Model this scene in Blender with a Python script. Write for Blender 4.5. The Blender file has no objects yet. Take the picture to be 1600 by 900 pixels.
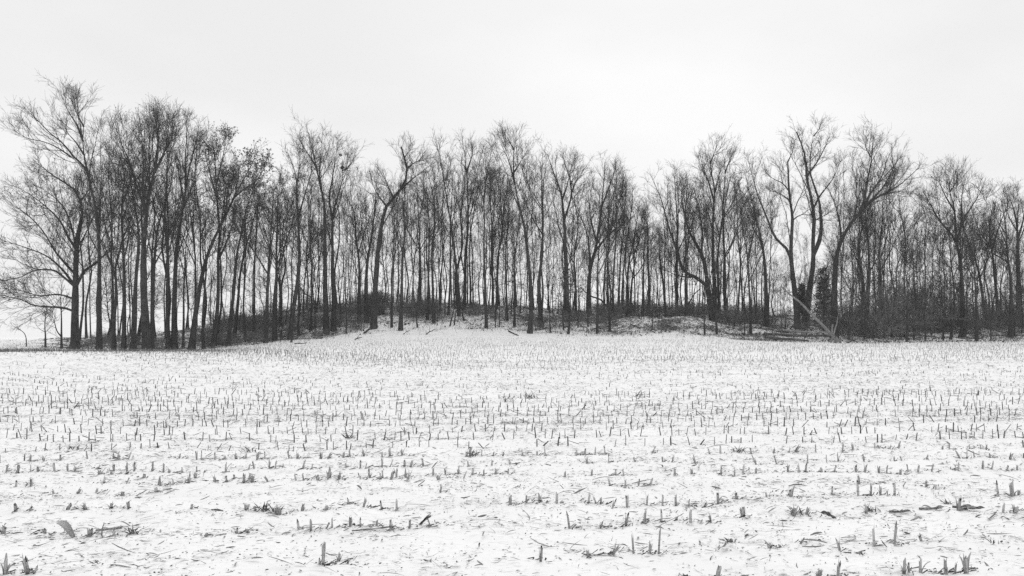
import bpy, math, random
import numpy as np

R = math.radians
SC = bpy.context.scene
COL = SC.collection
rng = np.random.default_rng(7)
random.seed(7)

# ------------------------------------------------------------------ camera
F = 1256.0           # focal length in photo pixels (photo 1600 x 900)
HORIZ = 527.0        # pixel row of the horizon
CAMH = 1.6
cam_data = bpy.data.cameras.new("camera")
cam = bpy.data.objects.new("camera", cam_data)
COL.objects.link(cam)
cam.location = (0, 0, CAMH)
cam.rotation_euler = (R(90), 0, 0)
cam_data.sensor_width = 36
cam_data.lens = 36 * F / 1600
cam_data.shift_y = (HORIZ - 450) / 1600
cam_data.clip_end = 20000
cam_data.clip_start = 0.05
SC.camera = cam

# ------------------------------------------------------------------ sky
SUN_EL, SUN_AZ = 48.0, 12.0
world = bpy.data.worlds.new("World")
SC.world = world
world.use_nodes = True
nt = world.node_tree
nt.nodes.clear()
N = nt.nodes.new
out = N("ShaderNodeOutputWorld"); bg = N("ShaderNodeBackground")
sky = N("ShaderNodeTexSky"); sky.sky_type = 'NISHITA'; sky.sun_disc = False
sky.sun_elevation = R(SUN_EL); sky.sun_rotation = R(SUN_AZ)
bw = N("ShaderNodeRGBToBW")
tc = N("ShaderNodeTexCoord"); mp = N("ShaderNodeMapping"); mp.inputs['Scale'].default_value = (1.0, 1.0, 2.4)
mp.inputs['Location'].default_value = (0.35, 0.2, 0.1)
nz = N("ShaderNodeTexNoise"); nz.inputs['Scale'].default_value = 2.6; nz.inputs['Detail'].default_value = 5
nz.inputs['Roughness'].default_value = 0.45
rampc = N("ShaderNodeMapRange"); rampc.inputs['From Min'].default_value = 0.40; rampc.inputs['From Max'].default_value = 0.61
rampc.inputs['To Min'].default_value = 8.85; rampc.inputs['To Max'].default_value = 9.6
mix = N("ShaderNodeMix"); mix.data_type = 'FLOAT'; mix.inputs[0].default_value = 0.92   # share of overcast cloud
bg.inputs['Strength'].default_value = 0.1
L = nt.links.new
L(sky.outputs[0], bw.inputs[0]); L(tc.outputs['Generated'], mp.inputs[0]); L(mp.outputs[0], nz.inputs['Vector'])
L(nz.outputs[0], rampc.inputs['Value']); L(bw.outputs[0], mix.inputs[2])
# the cloud is thinner, so brighter, round the hidden sun
nv = N("ShaderNodeVectorMath"); nv.operation = 'NORMALIZE'; dv = N("ShaderNodeVectorMath"); dv.operation = 'DOT_PRODUCT'
_b = np.array([.16, 1, .40]); _b /= np.linalg.norm(_b); dv.inputs[1].default_value = tuple(_b)
gl_ = N("ShaderNodeMapRange"); gl_.interpolation_type = 'SMOOTHSTEP'; gl_.inputs['From Min'].default_value = .93; gl_.inputs['From Max'].default_value = 1.0
gl_.inputs['To Min'].default_value = 0; gl_.inputs['To Max'].default_value = .55
ad_ = N("ShaderNodeMath"); ad_.operation = 'ADD'
L(tc.outputs['Generated'], nv.inputs[0]); L(nv.outputs[0], dv.inputs[0]); L(dv.outputs['Value'], gl_.inputs['Value'])
L(rampc.outputs[0], ad_.inputs[0]); L(gl_.outputs[0], ad_.inputs[1]); L(ad_.outputs[0], mix.inputs[3])
L(mix.outputs[0], bg.inputs['Color']); L(bg.outputs[0], out.inputs[0])

sd = bpy.data.lights.new("sun", 'SUN'); sd.energy = 1.05; sd.angle = R(40); sd.color = (1, 1, 1)
so = bpy.data.objects.new("sun", sd); COL.objects.link(so)
so.rotation_euler = (R(90 - SUN_EL), 0, R(180 - SUN_AZ))

SC.view_settings.view_transform = 'Standard'
SC.view_settings.look = 'None'
SC.view_settings.exposure = 0.0
SC.view_settings.gamma = 1.0
SC.view_settings.use_curve_mapping = False
HAZE = 0.0004
SC.cycles.volume_bounces = 2
SC.cycles.use_denoising = False
SC.cycles.max_bounces = 5
SC.cycles.diffuse_bounces = 3

# ------------------------------------------------------------------ small helpers
def hash2(i, j, seed):
    h = (i.astype(np.int64) * 374761393 + j.astype(np.int64) * 668265263 + seed * 974634361) & 0xFFFFFFFF
    h = ((h ^ (h >> 13)) * 1274126177) & 0xFFFFFFFF
    return ((h ^ (h >> 16)) & 0xFFFF) / 65535.0

def vnoise(x, y, seed=0):
    xi, yi = np.floor(x), np.floor(y)
    fx, fy = x - xi, y - yi
    fx, fy = fx * fx * (3 - 2 * fx), fy * fy * (3 - 2 * fy)
    a = hash2(xi, yi, seed); b = hash2(xi + 1, yi, seed); c = hash2(xi, yi + 1, seed); d = hash2(xi + 1, yi + 1, seed)
    return (a * (1 - fx) + b * fx) * (1 - fy) + (c * (1 - fx) + d * fx) * fy

def sstep(a, b, x):
    t = np.clip((x - a) / (b - a), 0, 1)
    return t * t * (3 - 2 * t)

ONES = ["", "first", "second", "third", "fourth", "fifth", "sixth", "seventh", "eighth", "ninth", "tenth", "eleventh", "twelfth",
        "thirteenth", "fourteenth", "fifteenth", "sixteenth", "seventeenth", "eighteenth", "nineteenth"]
TENS = {2: ("twentieth", "twenty"), 3: ("thirtieth", "thirty"), 4: ("fortieth", "forty"), 5: ("fiftieth", "fifty"),
        6: ("sixtieth", "sixty"), 7: ("seventieth", "seventy"), 8: ("eightieth", "eighty"), 9: ("ninetieth", "ninety")}
def ordinal(n):
    if n < 20: return ONES[n]
    if n >= 100: return "hundred-and-" + ordinal(n - 100) if n > 100 else "hundredth"
    t, o = divmod(n, 10)
    return TENS[t][0] if o == 0 else TENS[t][1] + "-" + ONES[o]

# ------------------------------------------------------------------ ground heights
YK = np.array([-60., 0, 10, 14, 18, 22, 26, 31, 37, 50, 57, 70, 86, 130, 400, 4000])
def zrow(Y, pts):
    xs = [p[0] for p in pts]; ys = [p[1] for p in pts]
    return lambda px: CAMH + (HORIZ - np.interp(px, xs, ys)) * Y / F
Z50 = zrow(50, [(-400, 546), (0, 547), (100, 548), (300, 548), (340, 546), (400, 541), (460, 537), (540, 533), (700, 531), (900, 532),
                (1100, 534), (1250, 538), (1350, 538), (1600, 536), (2000, 536)])
Z57 = zrow(57, [(-400, 542), (0, 542), (100, 545), (300, 545), (340, 540), (420, 531), (520, 521), (600, 511), (720, 510), (830, 516),
                (920, 518), (1000, 515), (1080, 514), (1150, 521), (1250, 526), (1350, 530), (1600, 528), (2000, 528)])
Z70 = zrow(70, [(-400, 533), (0, 532), (130, 530), (230, 524), (300, 514), (360, 503), (430, 490), (500, 479), (600, 473), (700, 475),
                (800, 480), (900, 486), (1000, 489), (1100, 491), (1200, 494), (1300, 497), (1450, 500), (1600, 502), (2000, 508)])
MOUNDS = [(1000, 59.5, 0.55, 1.5), (1078, 59.5, 0.6, 1.35), (905, 60, 0.25, 2.0), (1165, 58, 0.2, 1.6)]
def G(x, y):
    x = np.asarray(x, float); y = np.asarray(y, float)
    shp = np.broadcast(x, y).shape
    x = np.broadcast_to(x, shp).ravel(); y = np.broadcast_to(y, shp).ravel()
    px = 800 + F * x / np.maximum(y, 20.0)
    n = len(x)
    Z = np.zeros((len(YK), n))
    for k, v in ((3, .06), (4, .16), (5, .26), (6, .42), (7, .66), (8, .82)): Z[k] = v
    Z[9] = Z50(px); Z[10] = Z57(px); Z[11] = Z70(px)
    Z[12] = 1.45 + np.maximum(Z[11] - 1.9, 0) * 0.75
    Z[13] = 1.32; Z[14] = 1.2; Z[15] = 1.0
    h = np.diff(YK)[:, None]; d = np.diff(Z, axis=0) / h
    M = np.zeros_like(Z)
    s = d[:-1] * d[1:]
    M[1:-1] = np.where(s > 0, 2 * d[:-1] * d[1:] / np.where(np.abs(d[:-1] + d[1:]) < 1e-9, 1, d[:-1] + d[1:]), 0)
    k = np.clip(np.searchsorted(YK, y, side='right') - 1, 0, len(YK) - 2)
    i = np.arange(n)
    hh = h[k, 0]; t = np.clip((y - YK[k]) / hh, 0, 1)
    z = ((2 * t**3 - 3 * t**2 + 1) * Z[k, i] + (t**3 - 2 * t**2 + t) * hh * M[k, i]
         + (-2 * t**3 + 3 * t**2) * Z[k + 1, i] + (t**3 - t**2) * hh * M[k + 1, i])
    for mpx, mY, mh, ms in MOUNDS:
        mx = (mpx - 800) * mY / F
        z += mh * np.exp(-((x - mx)**2 + ((y - mY) * 0.8)**2) / (2 * ms * ms))
    z += .42 * np.exp(-((x + 18)**2 / 90 + (y - 28)**2 / 70)) + .12 * np.exp(-((x - 16)**2 / 120 + (y - 17)**2 / 14))
    z += (vnoise(x / 6, y / 6, 3) - .5) * 0.10 * sstep(10, 20, y)
    w = sstep(52, 57, y) * (1 - sstep(80, 100, y))
    z += w * ((vnoise(x / 1.1, y / 1.1, 4) - .5) * 0.22 + (vnoise(x / .4, y / .4, 5) - .5) * 0.1)
    return z.reshape(shp)

def Gs(x, y): return float(G(np.array([x]), np.array([y]))[0])
def W(px, py, Y): return np.array([(px - 800) * Y / F, Y, CAMH + (HORIZ - py) * Y / F])
def on_field(px, py, y0=4.0, y1=50.0):
    """distance at which the ground is seen at this pixel"""
    ys = np.linspace(y0, y1, 1500)
    p = HORIZ + (CAMH - G((px - 800) * ys / F, ys)) * F / ys
    k = np.nonzero(p <= py)[0]
    return float(ys[k[0]]) if len(k) else y1

# ------------------------------------------------------------------ materials (all neutral: a grey winter day)
def new_mat(name):
    m = bpy.data.materials.new(name); m.use_nodes = True
    n = m.node_tree.nodes; b = n["Principled BSDF"]
    return m, n, m.node_tree.links.new, b

def bark_mat(name, lo, hi, sx=14, sz=2.5, bump=0.5):
    m, n, l, b = new_mat(name)
    t = n.new("ShaderNodeTexCoord"); mp = n.new("ShaderNodeMapping"); mp.inputs['Scale'].default_value = (sx, sx, sz)
    z = n.new("ShaderNodeTexNoise"); z.inputs['Scale'].default_value = 1.0; z.inputs['Detail'].default_value = 5
    z2 = n.new("ShaderNodeTexNoise"); z2.inputs['Scale'].default_value = 0.8; z2.inputs['Detail'].default_value = 2
    ad = n.new("ShaderNodeMath"); ad.operation = 'ADD'
    r = n.new("ShaderNodeMapRange"); r.inputs['From Min'].default_value = 0.75; r.inputs['From Max'].default_value = 1.3
    r.inputs['To Min'].default_value = lo; r.inputs['To Max'].default_value = hi
    bp = n.new("ShaderNodeBump"); bp.inputs['Strength'].default_value = bump; bp.inputs['Distance'].default_value = 0.03
    l(t.outputs['Object'], mp.inputs[0]); l(mp.outputs[0], z.inputs['Vector']); l(t.outputs['Object'], z2.inputs['Vector'])
    l(z.outputs[0], ad.inputs[0]); l(z2.outputs[0], ad.inputs[1]); l(ad.outputs[0], r.inputs['Value'])
    lz = n.new("ShaderNodeTexNoise"); lz.inputs['Scale'].default_value = 2.6; lz.inputs['Detail'].default_value = 6; lz.inputs['Roughness'].default_value = .7
    lr = n.new("ShaderNodeMapRange"); lr.inputs['From Min'].default_value = .56; lr.inputs['From Max'].default_value = .66
    lr.inputs['To Max'].default_value = .5 if bump else 0
    lm = n.new("ShaderNodeMix"); lm.data_type = 'FLOAT'; lm.inputs[3].default_value = hi * 2.2
    l(t.outputs['Object'], lz.inputs['Vector']); l(lz.outputs[0], lr.inputs['Value']); l(lr.outputs[0], lm.inputs[0]); l(r.outputs[0], lm.inputs[2])
    l(lm.outputs[0], b.inputs['Base Color']); l(z.outputs[0], bp.inputs['Height']); l(bp.outputs[0], b.inputs['Normal'])
    b.inputs['Roughness'].default_value = 0.95; b.inputs['Specular IOR Level'].default_value = 0.1
    return m

def tone_mat(name, mul=1.0, fibre=True):
    """base colour is the piece's own tone (attribute), mottled and streaked"""
    m, n, l, b = new_mat(name)
    a = n.new("ShaderNodeAttribute"); a.attribute_name = "tone"
    t = n.new("ShaderNodeTexCoord"); mp = n.new("ShaderNodeMapping"); mp.inputs['Scale'].default_value = (220, 220, 25) if fibre else (60, 60, 60)
    z = n.new("ShaderNodeTexNoise"); z.inputs['Scale'].default_value = 1.0; z.inputs['Detail'].default_value = 3
    r = n.new("ShaderNodeMapRange"); r.inputs['From Min'].default_value = 0.3; r.inputs['From Max'].default_value = 0.7
    r.inputs['To Min'].default_value = 0.4 * mul; r.inputs['To Max'].default_value = 1.5 * mul
    x = n.new("ShaderNodeMath"); x.operation = 'MULTIPLY'
    l(t.outputs['Object'], mp.inputs[0]); l(mp.outputs[0], z.inputs['Vector']); l(z.outputs[0], r.inputs['Value'])
    l(r.outputs[0], x.inputs[0]); l(a.outputs['Fac'], x.inputs[1]); l(x.outputs[0], b.inputs['Base Color'])
    b.inputs['Roughness'].default_value = 0.85; b.inputs['Specular IOR Level'].default_value = 0.15
    return m

M_BARK = bark_mat("bark", 0.03, 0.07)
M_BARK2 = bark_mat("bark_smooth", 0.05, 0.10, 8, 3, 0.3)
M_TWIG = bark_mat("twig_bark", 0.04, 0.06, 5, 5, 0.0)
M_PALE = bark_mat("weathered_wood", 0.13, 0.30, 22, 5, 0.6)
M_SHRUB = bark_mat("shrub_bark", 0.13, 0.24, 5, 5, 0.0)
M_LEAF = tone_mat("dead_leaf", 1.0, False)
M_CORN = tone_mat("dry_corn", 1.0, True)
M_NEEDLE = bark_mat("needles", 0.06, 0.11, 3, 3, 0.0)

def snow_mat():
    m, n, l, b = new_mat("snow")
    t = n.new("ShaderNodeTexCoord"); a = n.new("ShaderNodeAttribute"); a.attribute_name = "litter"
    f = n.new("ShaderNodeAttribute"); f.attribute_name = "stubble"
    def noise(sc, det, rough=.5, vec=None):
        z = n.new("ShaderNodeTexNoise"); z.inputs['Scale'].default_value = sc; z.inputs['Detail'].default_value = det
        z.inputs['Roughness'].default_value = rough
        l(vec or t.outputs['Object'], z.inputs['Vector']); return z.outputs[0]
    def math_(op, i0, i1=None, clamp=False):
        q = n.new("ShaderNodeMath"); q.operation = op; q.use_clamp = clamp
        for k, v in enumerate((i0, i1)):
            if v is None: continue
            if isinstance(v, (int, float)): q.inputs[k].default_value = v
            else: l(v, q.inputs[k])
        return q.outputs[0]
    def rng_(v, a0, a1, b0, b1):
        q = n.new("ShaderNodeMapRange"); l(v, q.inputs['Value'])
        for k, w in zip(('From Min', 'From Max', 'To Min', 'To Max'), (a0, a1, b0, b1)): q.inputs[k].default_value = w
        return q.outputs[0]
    big = noise(0.5, 3); mid = noise(3.2, 4, .6); fine = noise(13, 4, .65)
    # woodland floor: dead leaves showing through thin snow
    s = math_('ADD', math_('MULTIPLY', big, .35), math_('ADD', math_('MULTIPLY', mid, .4), math_('MULTIPLY', fine, .5)))
    thr = math_('SUBTRACT', 0.92, math_('MULTIPLY', a.outputs['Fac'], 0.36))
    cov = rng_(math_('SUBTRACT', s, thr), -0.02, 0.04, 0, 1)
    # field: husk scraps half sunk in the snow
    mpn = n.new("ShaderNodeMapping"); mpn.inputs['Scale'].default_value = (9, 24, 9); mpn.inputs['Rotation'].default_value = (0, 0, 0.35)
    l(t.outputs['Object'], mpn.inputs[0])
    st = noise(1.0, 5, .7, mpn.outputs[0])
    clus = rng_(noise(1.7, 4, .6), .42, .6, .25, 1)
    sm = math_('MULTIPLY', math_('MULTIPLY', rng_(st, 0.54, 0.72, 0, 0.8), clus), f.outputs['Fac'])
    leafc = rng_(noise(22, 3), .3, .7, 0.05, 0.17)
    snowc = rng_(noise(1.1, 3), .3, .7, 0.84, 0.89)
    m1 = n.new("ShaderNodeMix"); m1.data_type = 'FLOAT'; l(sm, m1.inputs[0]); l(snowc, m1.inputs[2]); m1.inputs[3].default_value = 0.42
    m2 = n.new("ShaderNodeMix"); m2.data_type = 'FLOAT'; l(cov, m2.inputs[0]); l(m1.outputs[0], m2.inputs[2]); l(leafc, m2.inputs[3])
    l(m2.outputs[0], b.inputs['Base Color'])
    b.inputs['Roughness'].default_value = 0.9; b.inputs['Specular IOR Level'].default_value = 0.15
    bp = n.new("ShaderNodeBump"); bp.inputs['Strength'].default_value = 0.35; bp.inputs['Distance'].default_value = 0.02
    l(math_('ADD', noise(9, 5, .6), math_('MULTIPLY', noise(45, 3), .4)), bp.inputs['Height']); l(bp.outputs[0], b.inputs['Normal'])
    return m
M_SNOW = snow_mat()

# ------------------------------------------------------------------ mesh helpers
class Geo:
    """collects vertices and quads / triangles, then makes ONE mesh"""
    def __init__(self): self.v = []; self.q = []; self.t = []; self.qm = []; self.tm = []; self.tone = []; self.n = 0
    def add(self, v, q=None, t=None, mat=0, tone=0.2):
        v = np.asarray(v, float).reshape(-1, 3)
        if q is not None and len(q): self.q.append(np.asarray(q) + self.n); self.qm.append(np.full(len(q), mat))
        if t is not None and len(t): self.t.append(np.asarray(t) + self.n); self.tm.append(np.full(len(t), mat))
        self.v.append(v); self.n += len(v)
        self.tone.append(np.broadcast_to(np.asarray(tone, float), (len(v),)))
    def mesh(self, name, mats, smooth=True):
        me = bpy.data.meshes.new(name)
        v = np.concatenate(self.v) if self.v else np.zeros((0, 3))
        q = np.concatenate(self.q) if self.q else np.zeros((0, 4), int)
        t = np.concatenate(self.t) if self.t else np.zeros((0, 3), int)
        me.vertices.add(len(v)); me.vertices.foreach_set("co", v.astype(np.float32).ravel())
        li = np.concatenate([q.ravel(), t.ravel()]).astype(np.int32)
        me.loops.add(len(li)); me.loops.foreach_set("vertex_index", li)
        tot = np.concatenate([np.full(len(q), 4), np.full(len(t), 3)]).astype(np.int32)
        me.polygons.add(len(tot))
        me.polygons.foreach_set("loop_start", (np.cumsum(tot) - tot).astype(np.int32))
        me.polygons.foreach_set("loop_total", tot)
        mi = np.concatenate(self.qm + self.tm).astype(np.int32) if (self.qm or self.tm) else np.zeros(0, np.int32)
        me.polygons.foreach_set("material_index", mi)
        me.polygons.foreach_set("use_smooth", np.full(len(tot), smooth))
        at = me.attributes.new("tone", 'FLOAT', 'POINT')
        at.data.foreach_set("value", np.concatenate(self.tone).astype(np.float32) if self.tone else np.zeros(0, np.float32))
        for m in mats: me.materials.append(m)
        me.update(calc_edges=True); me.validate()
        return me

def tubes(geo, pts, rad, sides=3, mat=0, tone=0.2, cap=False):
    """pts (N,P,3), rad (N,P)"""
    N_, P, _ = pts.shape
    if N_ == 0: return
    tan = np.gradient(pts, axis=1); tan /= np.linalg.norm(tan, axis=2, keepdims=True) + 1e-9
    mean = pts[:, -1] - pts[:, 0]; mean /= np.linalg.norm(mean, axis=1, keepdims=True) + 1e-9
    ref = np.where(np.abs(mean[:, 1:2]) < 0.8, np.array([[0, 1., 0]]), np.array([[1., 0, 0]]))[:, None, :]
    u = np.cross(tan, ref); u /= np.linalg.norm(u, axis=2, keepdims=True) + 1e-9
    w = np.cross(tan, u)
    a = np.arange(sides) * 2 * np.pi / sides
    ring = (u[:, :, None, :] * np.cos(a)[None, None, :, None] + w[:, :, None, :] * np.sin(a)[None, None, :, None])
    v = pts[:, :, None, :] + ring * rad[:, :, None, None]
    idx = np.arange(N_ * P * sides).reshape(N_, P, sides)
    nx = np.roll(idx, -1, axis=2)
    q = np.stack([idx[:, :-1], nx[:, :-1], nx[:, 1:], idx[:, 1:]], axis=-1).reshape(-1, 4)
    if np.ndim(tone) == 1 and len(tone) == N_: tone = np.repeat(tone, P * sides)
    t = None
    if cap:
        ends = idx[:, -1]
        t = np.stack([np.repeat(ends[:, :1], sides - 2, 1), ends[:, 1:-1], ends[:, 2:]], axis=-1).reshape(-1, 3)
    geo.add(v.reshape(-1, 3), q, t, mat, tone)

def resample(p, n):
    """smooth curve (Catmull-Rom) through points p (K,D) resampled to n points evenly by length"""
    p = np.asarray(p, float)
    if len(p) == 2: dense = p[0] + (p[1] - p[0]) * np.linspace(0, 1, 20)[:, None]
    else:
        e = np.vstack([2 * p[0] - p[1], p, 2 * p[-1] - p[-2]])
        t = np.linspace(0, 1, 8, endpoint=False)[:, None]
        seg = []
        for i in range(1, len(e) - 2):
            a, b, c, d = e[i - 1], e[i], e[i + 1], e[i + 2]
            seg.append(.5 * (2 * b + (c - a) * t + (2 * a - 5 * b + 4 * c - d) * t**2 + (3 * b - a - 3 * c + d) * t**3))
        dense = np.vstack(seg + [p[-1:]])
    s = np.concatenate([[0], np.cumsum(np.linalg.norm(np.diff(dense[:, :3], axis=0), axis=1))])
    u = np.linspace(0, s[-1], n)
    return np.stack([np.interp(u, s, dense[:, k]) for k in range(dense.shape[1])], axis=1)

def unit(v): return v / (np.linalg.norm(v, axis=-1, keepdims=True) + 1e-9)

def grow(par, prad, counts, s0, s1, ang, length, npts, rad0, rad1, up=0.15, wob=0.15, taper=0.5, rngg=None, flat=1.0):
    """children on parents. par (N,P,3), prad (N,P), counts (N,), s range, ang (lo,hi) degrees,
    length(s, parentlen, rnd) -> m, radii limits; returns pts (M,npts,3), rad (M,npts)"""
    g = rngg or rng
    counts = np.maximum(counts.astype(int), 0)
    pi = np.repeat(np.arange(len(par)), counts); M = len(pi)
    if M == 0: return np.zeros((0, npts, 3)), np.zeros((0, npts))
    P = par.shape[1]
    s = s0 + (s1 - s0) * g.random(M)
    f = s * (P - 1); k = np.minimum(f.astype(int), P - 2); fr = (f - k)[:, None]
    pos = par[pi, k] * (1 - fr) + par[pi, k + 1] * fr
    pr = prad[pi, k] * (1 - fr[:, 0]) + prad[pi, k + 1] * fr[:, 0]
    tan = unit(par[pi, k + 1] - par[pi, k])
    r = g.normal(size=(M, 3)); r[:, 1] *= flat
    per = unit(r - tan * (r * tan).sum(1, keepdims=True))
    a = np.radians(ang[0] + (ang[1] - ang[0]) * g.random(M))[:, None]
    d = unit(tan * np.cos(a) + per * np.sin(a))
    plen = np.linalg.norm(np.diff(par, axis=1), axis=2).sum(1)[pi]
    Ln = length(s, plen, g.random(M))
    step = (Ln / (npts - 1))[:, None]
    pts = np.zeros((M, npts, 3)); pts[:, 0] = pos
    for i in range(1, npts):
        d = unit(d + g.normal(size=(M, 3)) * wob + np.array([0, 0, up]))
        pts[:, i] = pts[:, i - 1] + d * step
    r0 = np.clip(np.minimum(pr * 0.7, rad0[1] * (0.4 + 0.6 * np.clip(Ln / (Ln.mean() + 1e-6), 0, 1.6))), rad0[0], rad0[1] * 1.6)
    t = np.linspace(0, 1, npts)[None]
    return pts, r0[:, None] * (1 - t * (1 - taper)) if rad1 is None else r0[:, None] * (1 - t) + rad1 * t

def obj(name, me, parent=None, loc=None):
    o = bpy.data.objects.new(name, me); COL.objects.link(o)
    if parent is not None: o.parent = parent
    if loc is not None: o.location = loc
    return o
def tag(o, label=None, cat=None, group=None, kind=None):
    if label: o["label"] = label
    if cat: o["category"] = cat
    if group: o["group"] = group
    if kind: o["kind"] = kind
    return o
def empty(name, loc): 
    o = bpy.data.objects.new(name, None); COL.objects.link(o); o.location = loc; o.empty_display_size = 0.2
    return o
def copy_thing(o, loc, rotz=0.0, scale=(1, 1, 1)):
    c = o.copy(); COL.objects.link(c); c.location = loc; c.rotation_euler = (0, 0, rotz); c.scale = scale
    for ch in CHILD.get(o.name, []):
        k = ch.copy(); COL.objects.link(k); k.parent = c
    return c
CHILD = {}

# ------------------------------------------------------------------ ground sheet
def axis_y():
    a = [np.linspace(-60, 3.6, 14, endpoint=False), np.arange(3.6, 13, .05), np.arange(13, 30, .14), np.arange(30, 52, .3), np.arange(52, 74, .16), np.arange(74, 90, .5)]
    g = 90 * np.exp(np.linspace(0, math.log(900 / 90), 40))
    return np.concatenate(a + [g])
def axis_x():
    a = [np.arange(0, 6, .055)]
    v = 6.0; st = .06
    while v < 46: a.append(np.array([v])); v += st; st = min(st * 1.03, .33)
    a.append(v * np.exp(np.linspace(0, math.log(900 / v), 36)))
    p = np.concatenate(a)
    return np.concatenate([-p[:0:-1], p])
ax, ay = axis_x(), axis_y()
X, Y_ = np.meshgrid(ax, ay)
Zg = G(X, Y_)
near = 1 - sstep(16, 30, Y_)
Zg += near * ((vnoise(X / .5, Y_ / .42, 11) - .5) * .045 + (vnoise(X / .17, Y_ / .15, 12) - .5) * .024 + (vnoise(X / 1.6, Y_ / 1.3, 13) - .5) * .05)
def Gf(x, y):
    x = np.asarray(x, float); y = np.asarray(y, float)
    nr = 1 - sstep(16, 30, y)
    return G(x, y) + nr * ((vnoise(x / .5, y / .42, 11) - .5) * .045 + (vnoise(x / .17, y / .15, 12) - .5) * .024 + (vnoise(x / 1.6, y / 1.3, 13) - .5) * .05)
def wood_mask(x, y):
    px = 800 + F * x / np.maximum(y, 20)
    edge = np.interp(px, [0, 100, 320, 420, 520, 600, 720, 830, 1000, 1180, 1300, 1600], [56, 53.5, 53, 52.5, 53.5, 55.5, 56, 54, 53, 51.5, 51.5, 51.5])
    edge = edge + (vnoise(x / 2.2, y / 2.2, 21) - .5) * 2.5
    m = sstep(-1.2, 2.2, y - edge) * (1 - sstep(80, 95, y)) * sstep(40, 110, px)
    # thicker leaf cover high on the knoll and towards both ends
    thick = np.interp(px, [0, 330, 450, 560, 640, 720, 900, 960, 1080, 1150, 1320, 1600], [.6, .85, .95, .72, .68, .62, .72, .82, .85, .9, .66, .62])
    deep = sstep(2, 8, y - edge)
    return m * (thick * (1 - deep) + np.maximum(thick, .85) * deep)
lit = wood_mask(X, Y_)
stb = (1 - sstep(50, 54, Y_)) * sstep(-5, 4, Y_)
stb = np.maximum(stb, (1 - sstep(60, 100, 800 + F * X / np.maximum(Y_, 20))) * (Y_ < 140) * (Y_ > 0))
nx_, ny_ = len(ax), len(ay)
gi = np.arange(nx_ * ny_).reshape(ny_, nx_)
gq = np.stack([gi[:-1, :-1], gi[:-1, 1:], gi[1:, 1:], gi[1:, :-1]], axis=-1).reshape(-1, 4)
g = Geo(); g.add(np.stack([X, Y_, Zg], -1).reshape(-1, 3), gq)
me = g.mesh("ground", [M_SNOW])
for nm, arr in (("litter", lit), ("stubble", stb)):
    at = me.attributes.new(nm, 'FLOAT', 'POINT'); at.data.foreach_set("value", arr.astype(np.float32).ravel())
tag(obj("ground", me), "snow covered corn field rising to a wooded knoll", kind="structure")

# ------------------------------------------------------------------ trees
def leaves_geo(geo, pts, n, size, g, tones=(.08, .19), mat=1, droop=0.5):
    """n dead leaves hung on the twig points"""
    if n == 0 or len(pts) == 0: return
    k = g.integers(0, len(pts), n)
    base = pts[k, g.integers(1, pts.shape[1], n)]
    a = g.random(n) * 2 * np.pi
    d = unit(np.stack([np.cos(a), np.sin(a), -droop + g.normal(size=n) * .5], 1))
    w = unit(np.cross(d, g.normal(size=(n, 3))))
    nr = np.cross(d, w)
    L_ = size * (0.6 + 0.8 * g.random(n))[:, None]; B = L_ * (.28 + .2 * g.random((n, 1)))
    v = np.stack([base, base + d * L_ * .5 + w * B + nr * L_ * .12, base + d * L_, base + d * L_ * .5 - w * B + nr * L_ * .12], 1)
    q = np.arange(n * 4).reshape(n, 4)
    geo.add(v.reshape(-1, 3), q, None, mat, np.repeat(tones[0] + (tones[1] - tones[0]) * g.random(n), 4))

def crown_on(stems, srad, g, dens=1.0, s0=0.35, lscale=1.0, leaves=0, lsize=.09, up=.13, fine=1.0, flat=1.0, low=0.0, ang=(28, 62)):
    """branch order 1..3 on limbs (N,P,3); returns a crown mesh Geo"""
    geo = Geo()
    slen = np.linalg.norm(np.diff(stems, axis=1), axis=2).sum(1)
    n1 = np.round(slen * (1 - s0) * 2.7 * dens + 2)
    p1, r1 = grow(stems, srad, n1, s0, 1.0, ang, lambda s, pl, r: lscale * (.5 + 2.2 * (1 - s) + .06 * np.minimum(pl, 12)) * (.35 + r), 7, (.006, .0145), .0042, up, .085, rngg=g, flat=flat)
    if low > 0:
        nl = np.round(slen * low)
        pl_, rl_ = grow(stems, srad, nl, .12, s0, (55, 95), lambda s, pl, r: .5 + 1.5 * r, 7, (.006, .011), .004, .04, .2, rngg=g)
        p1 = np.concatenate([p1, pl_]); r1 = np.concatenate([r1, rl_])
    # leaders that carry every limb on past its end
    pt, rt = grow(stems, srad, np.full(len(stems), 4), .72, .98, (4, 22), lambda s, pl, r: lscale * (.4 + 1.0 * r), 7, (.007, .013), .0045, .05, .06, rngg=g)
    p1 = np.concatenate([p1, pt]); r1 = np.concatenate([r1, rt])
    l1 = np.linalg.norm(np.diff(p1, axis=1), axis=2).sum(1)
    p2, r2 = grow(p1, r1, np.round(l1 * 3.3 * fine + .8), .15, 1.0, (22, 48), lambda s, pl, r: (.18 + pl * (.52 - .28 * s)) * (.4 + .8 * r), 5, (.0052, .0078), .0042, .05, .10, rngg=g)
    l2 = np.linalg.norm(np.diff(p2, axis=1), axis=2).sum(1)
    p3, r3 = grow(p2, r2, np.round(l2 * 4.5 * fine + .9), .2, 1.0, (20, 45), lambda s, pl, r: .16 + .4 * r, 3, (.005, .0055), .004, .04, .08, rngg=g)
    tubes(geo, p1, r1, 4, 0); tubes(geo, p2, r2, 3, 0); tubes(geo, p3, r3, 3, 0)
    if leaves: leaves_geo(geo, p3, leaves, lsize, g)
    return geo

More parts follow.
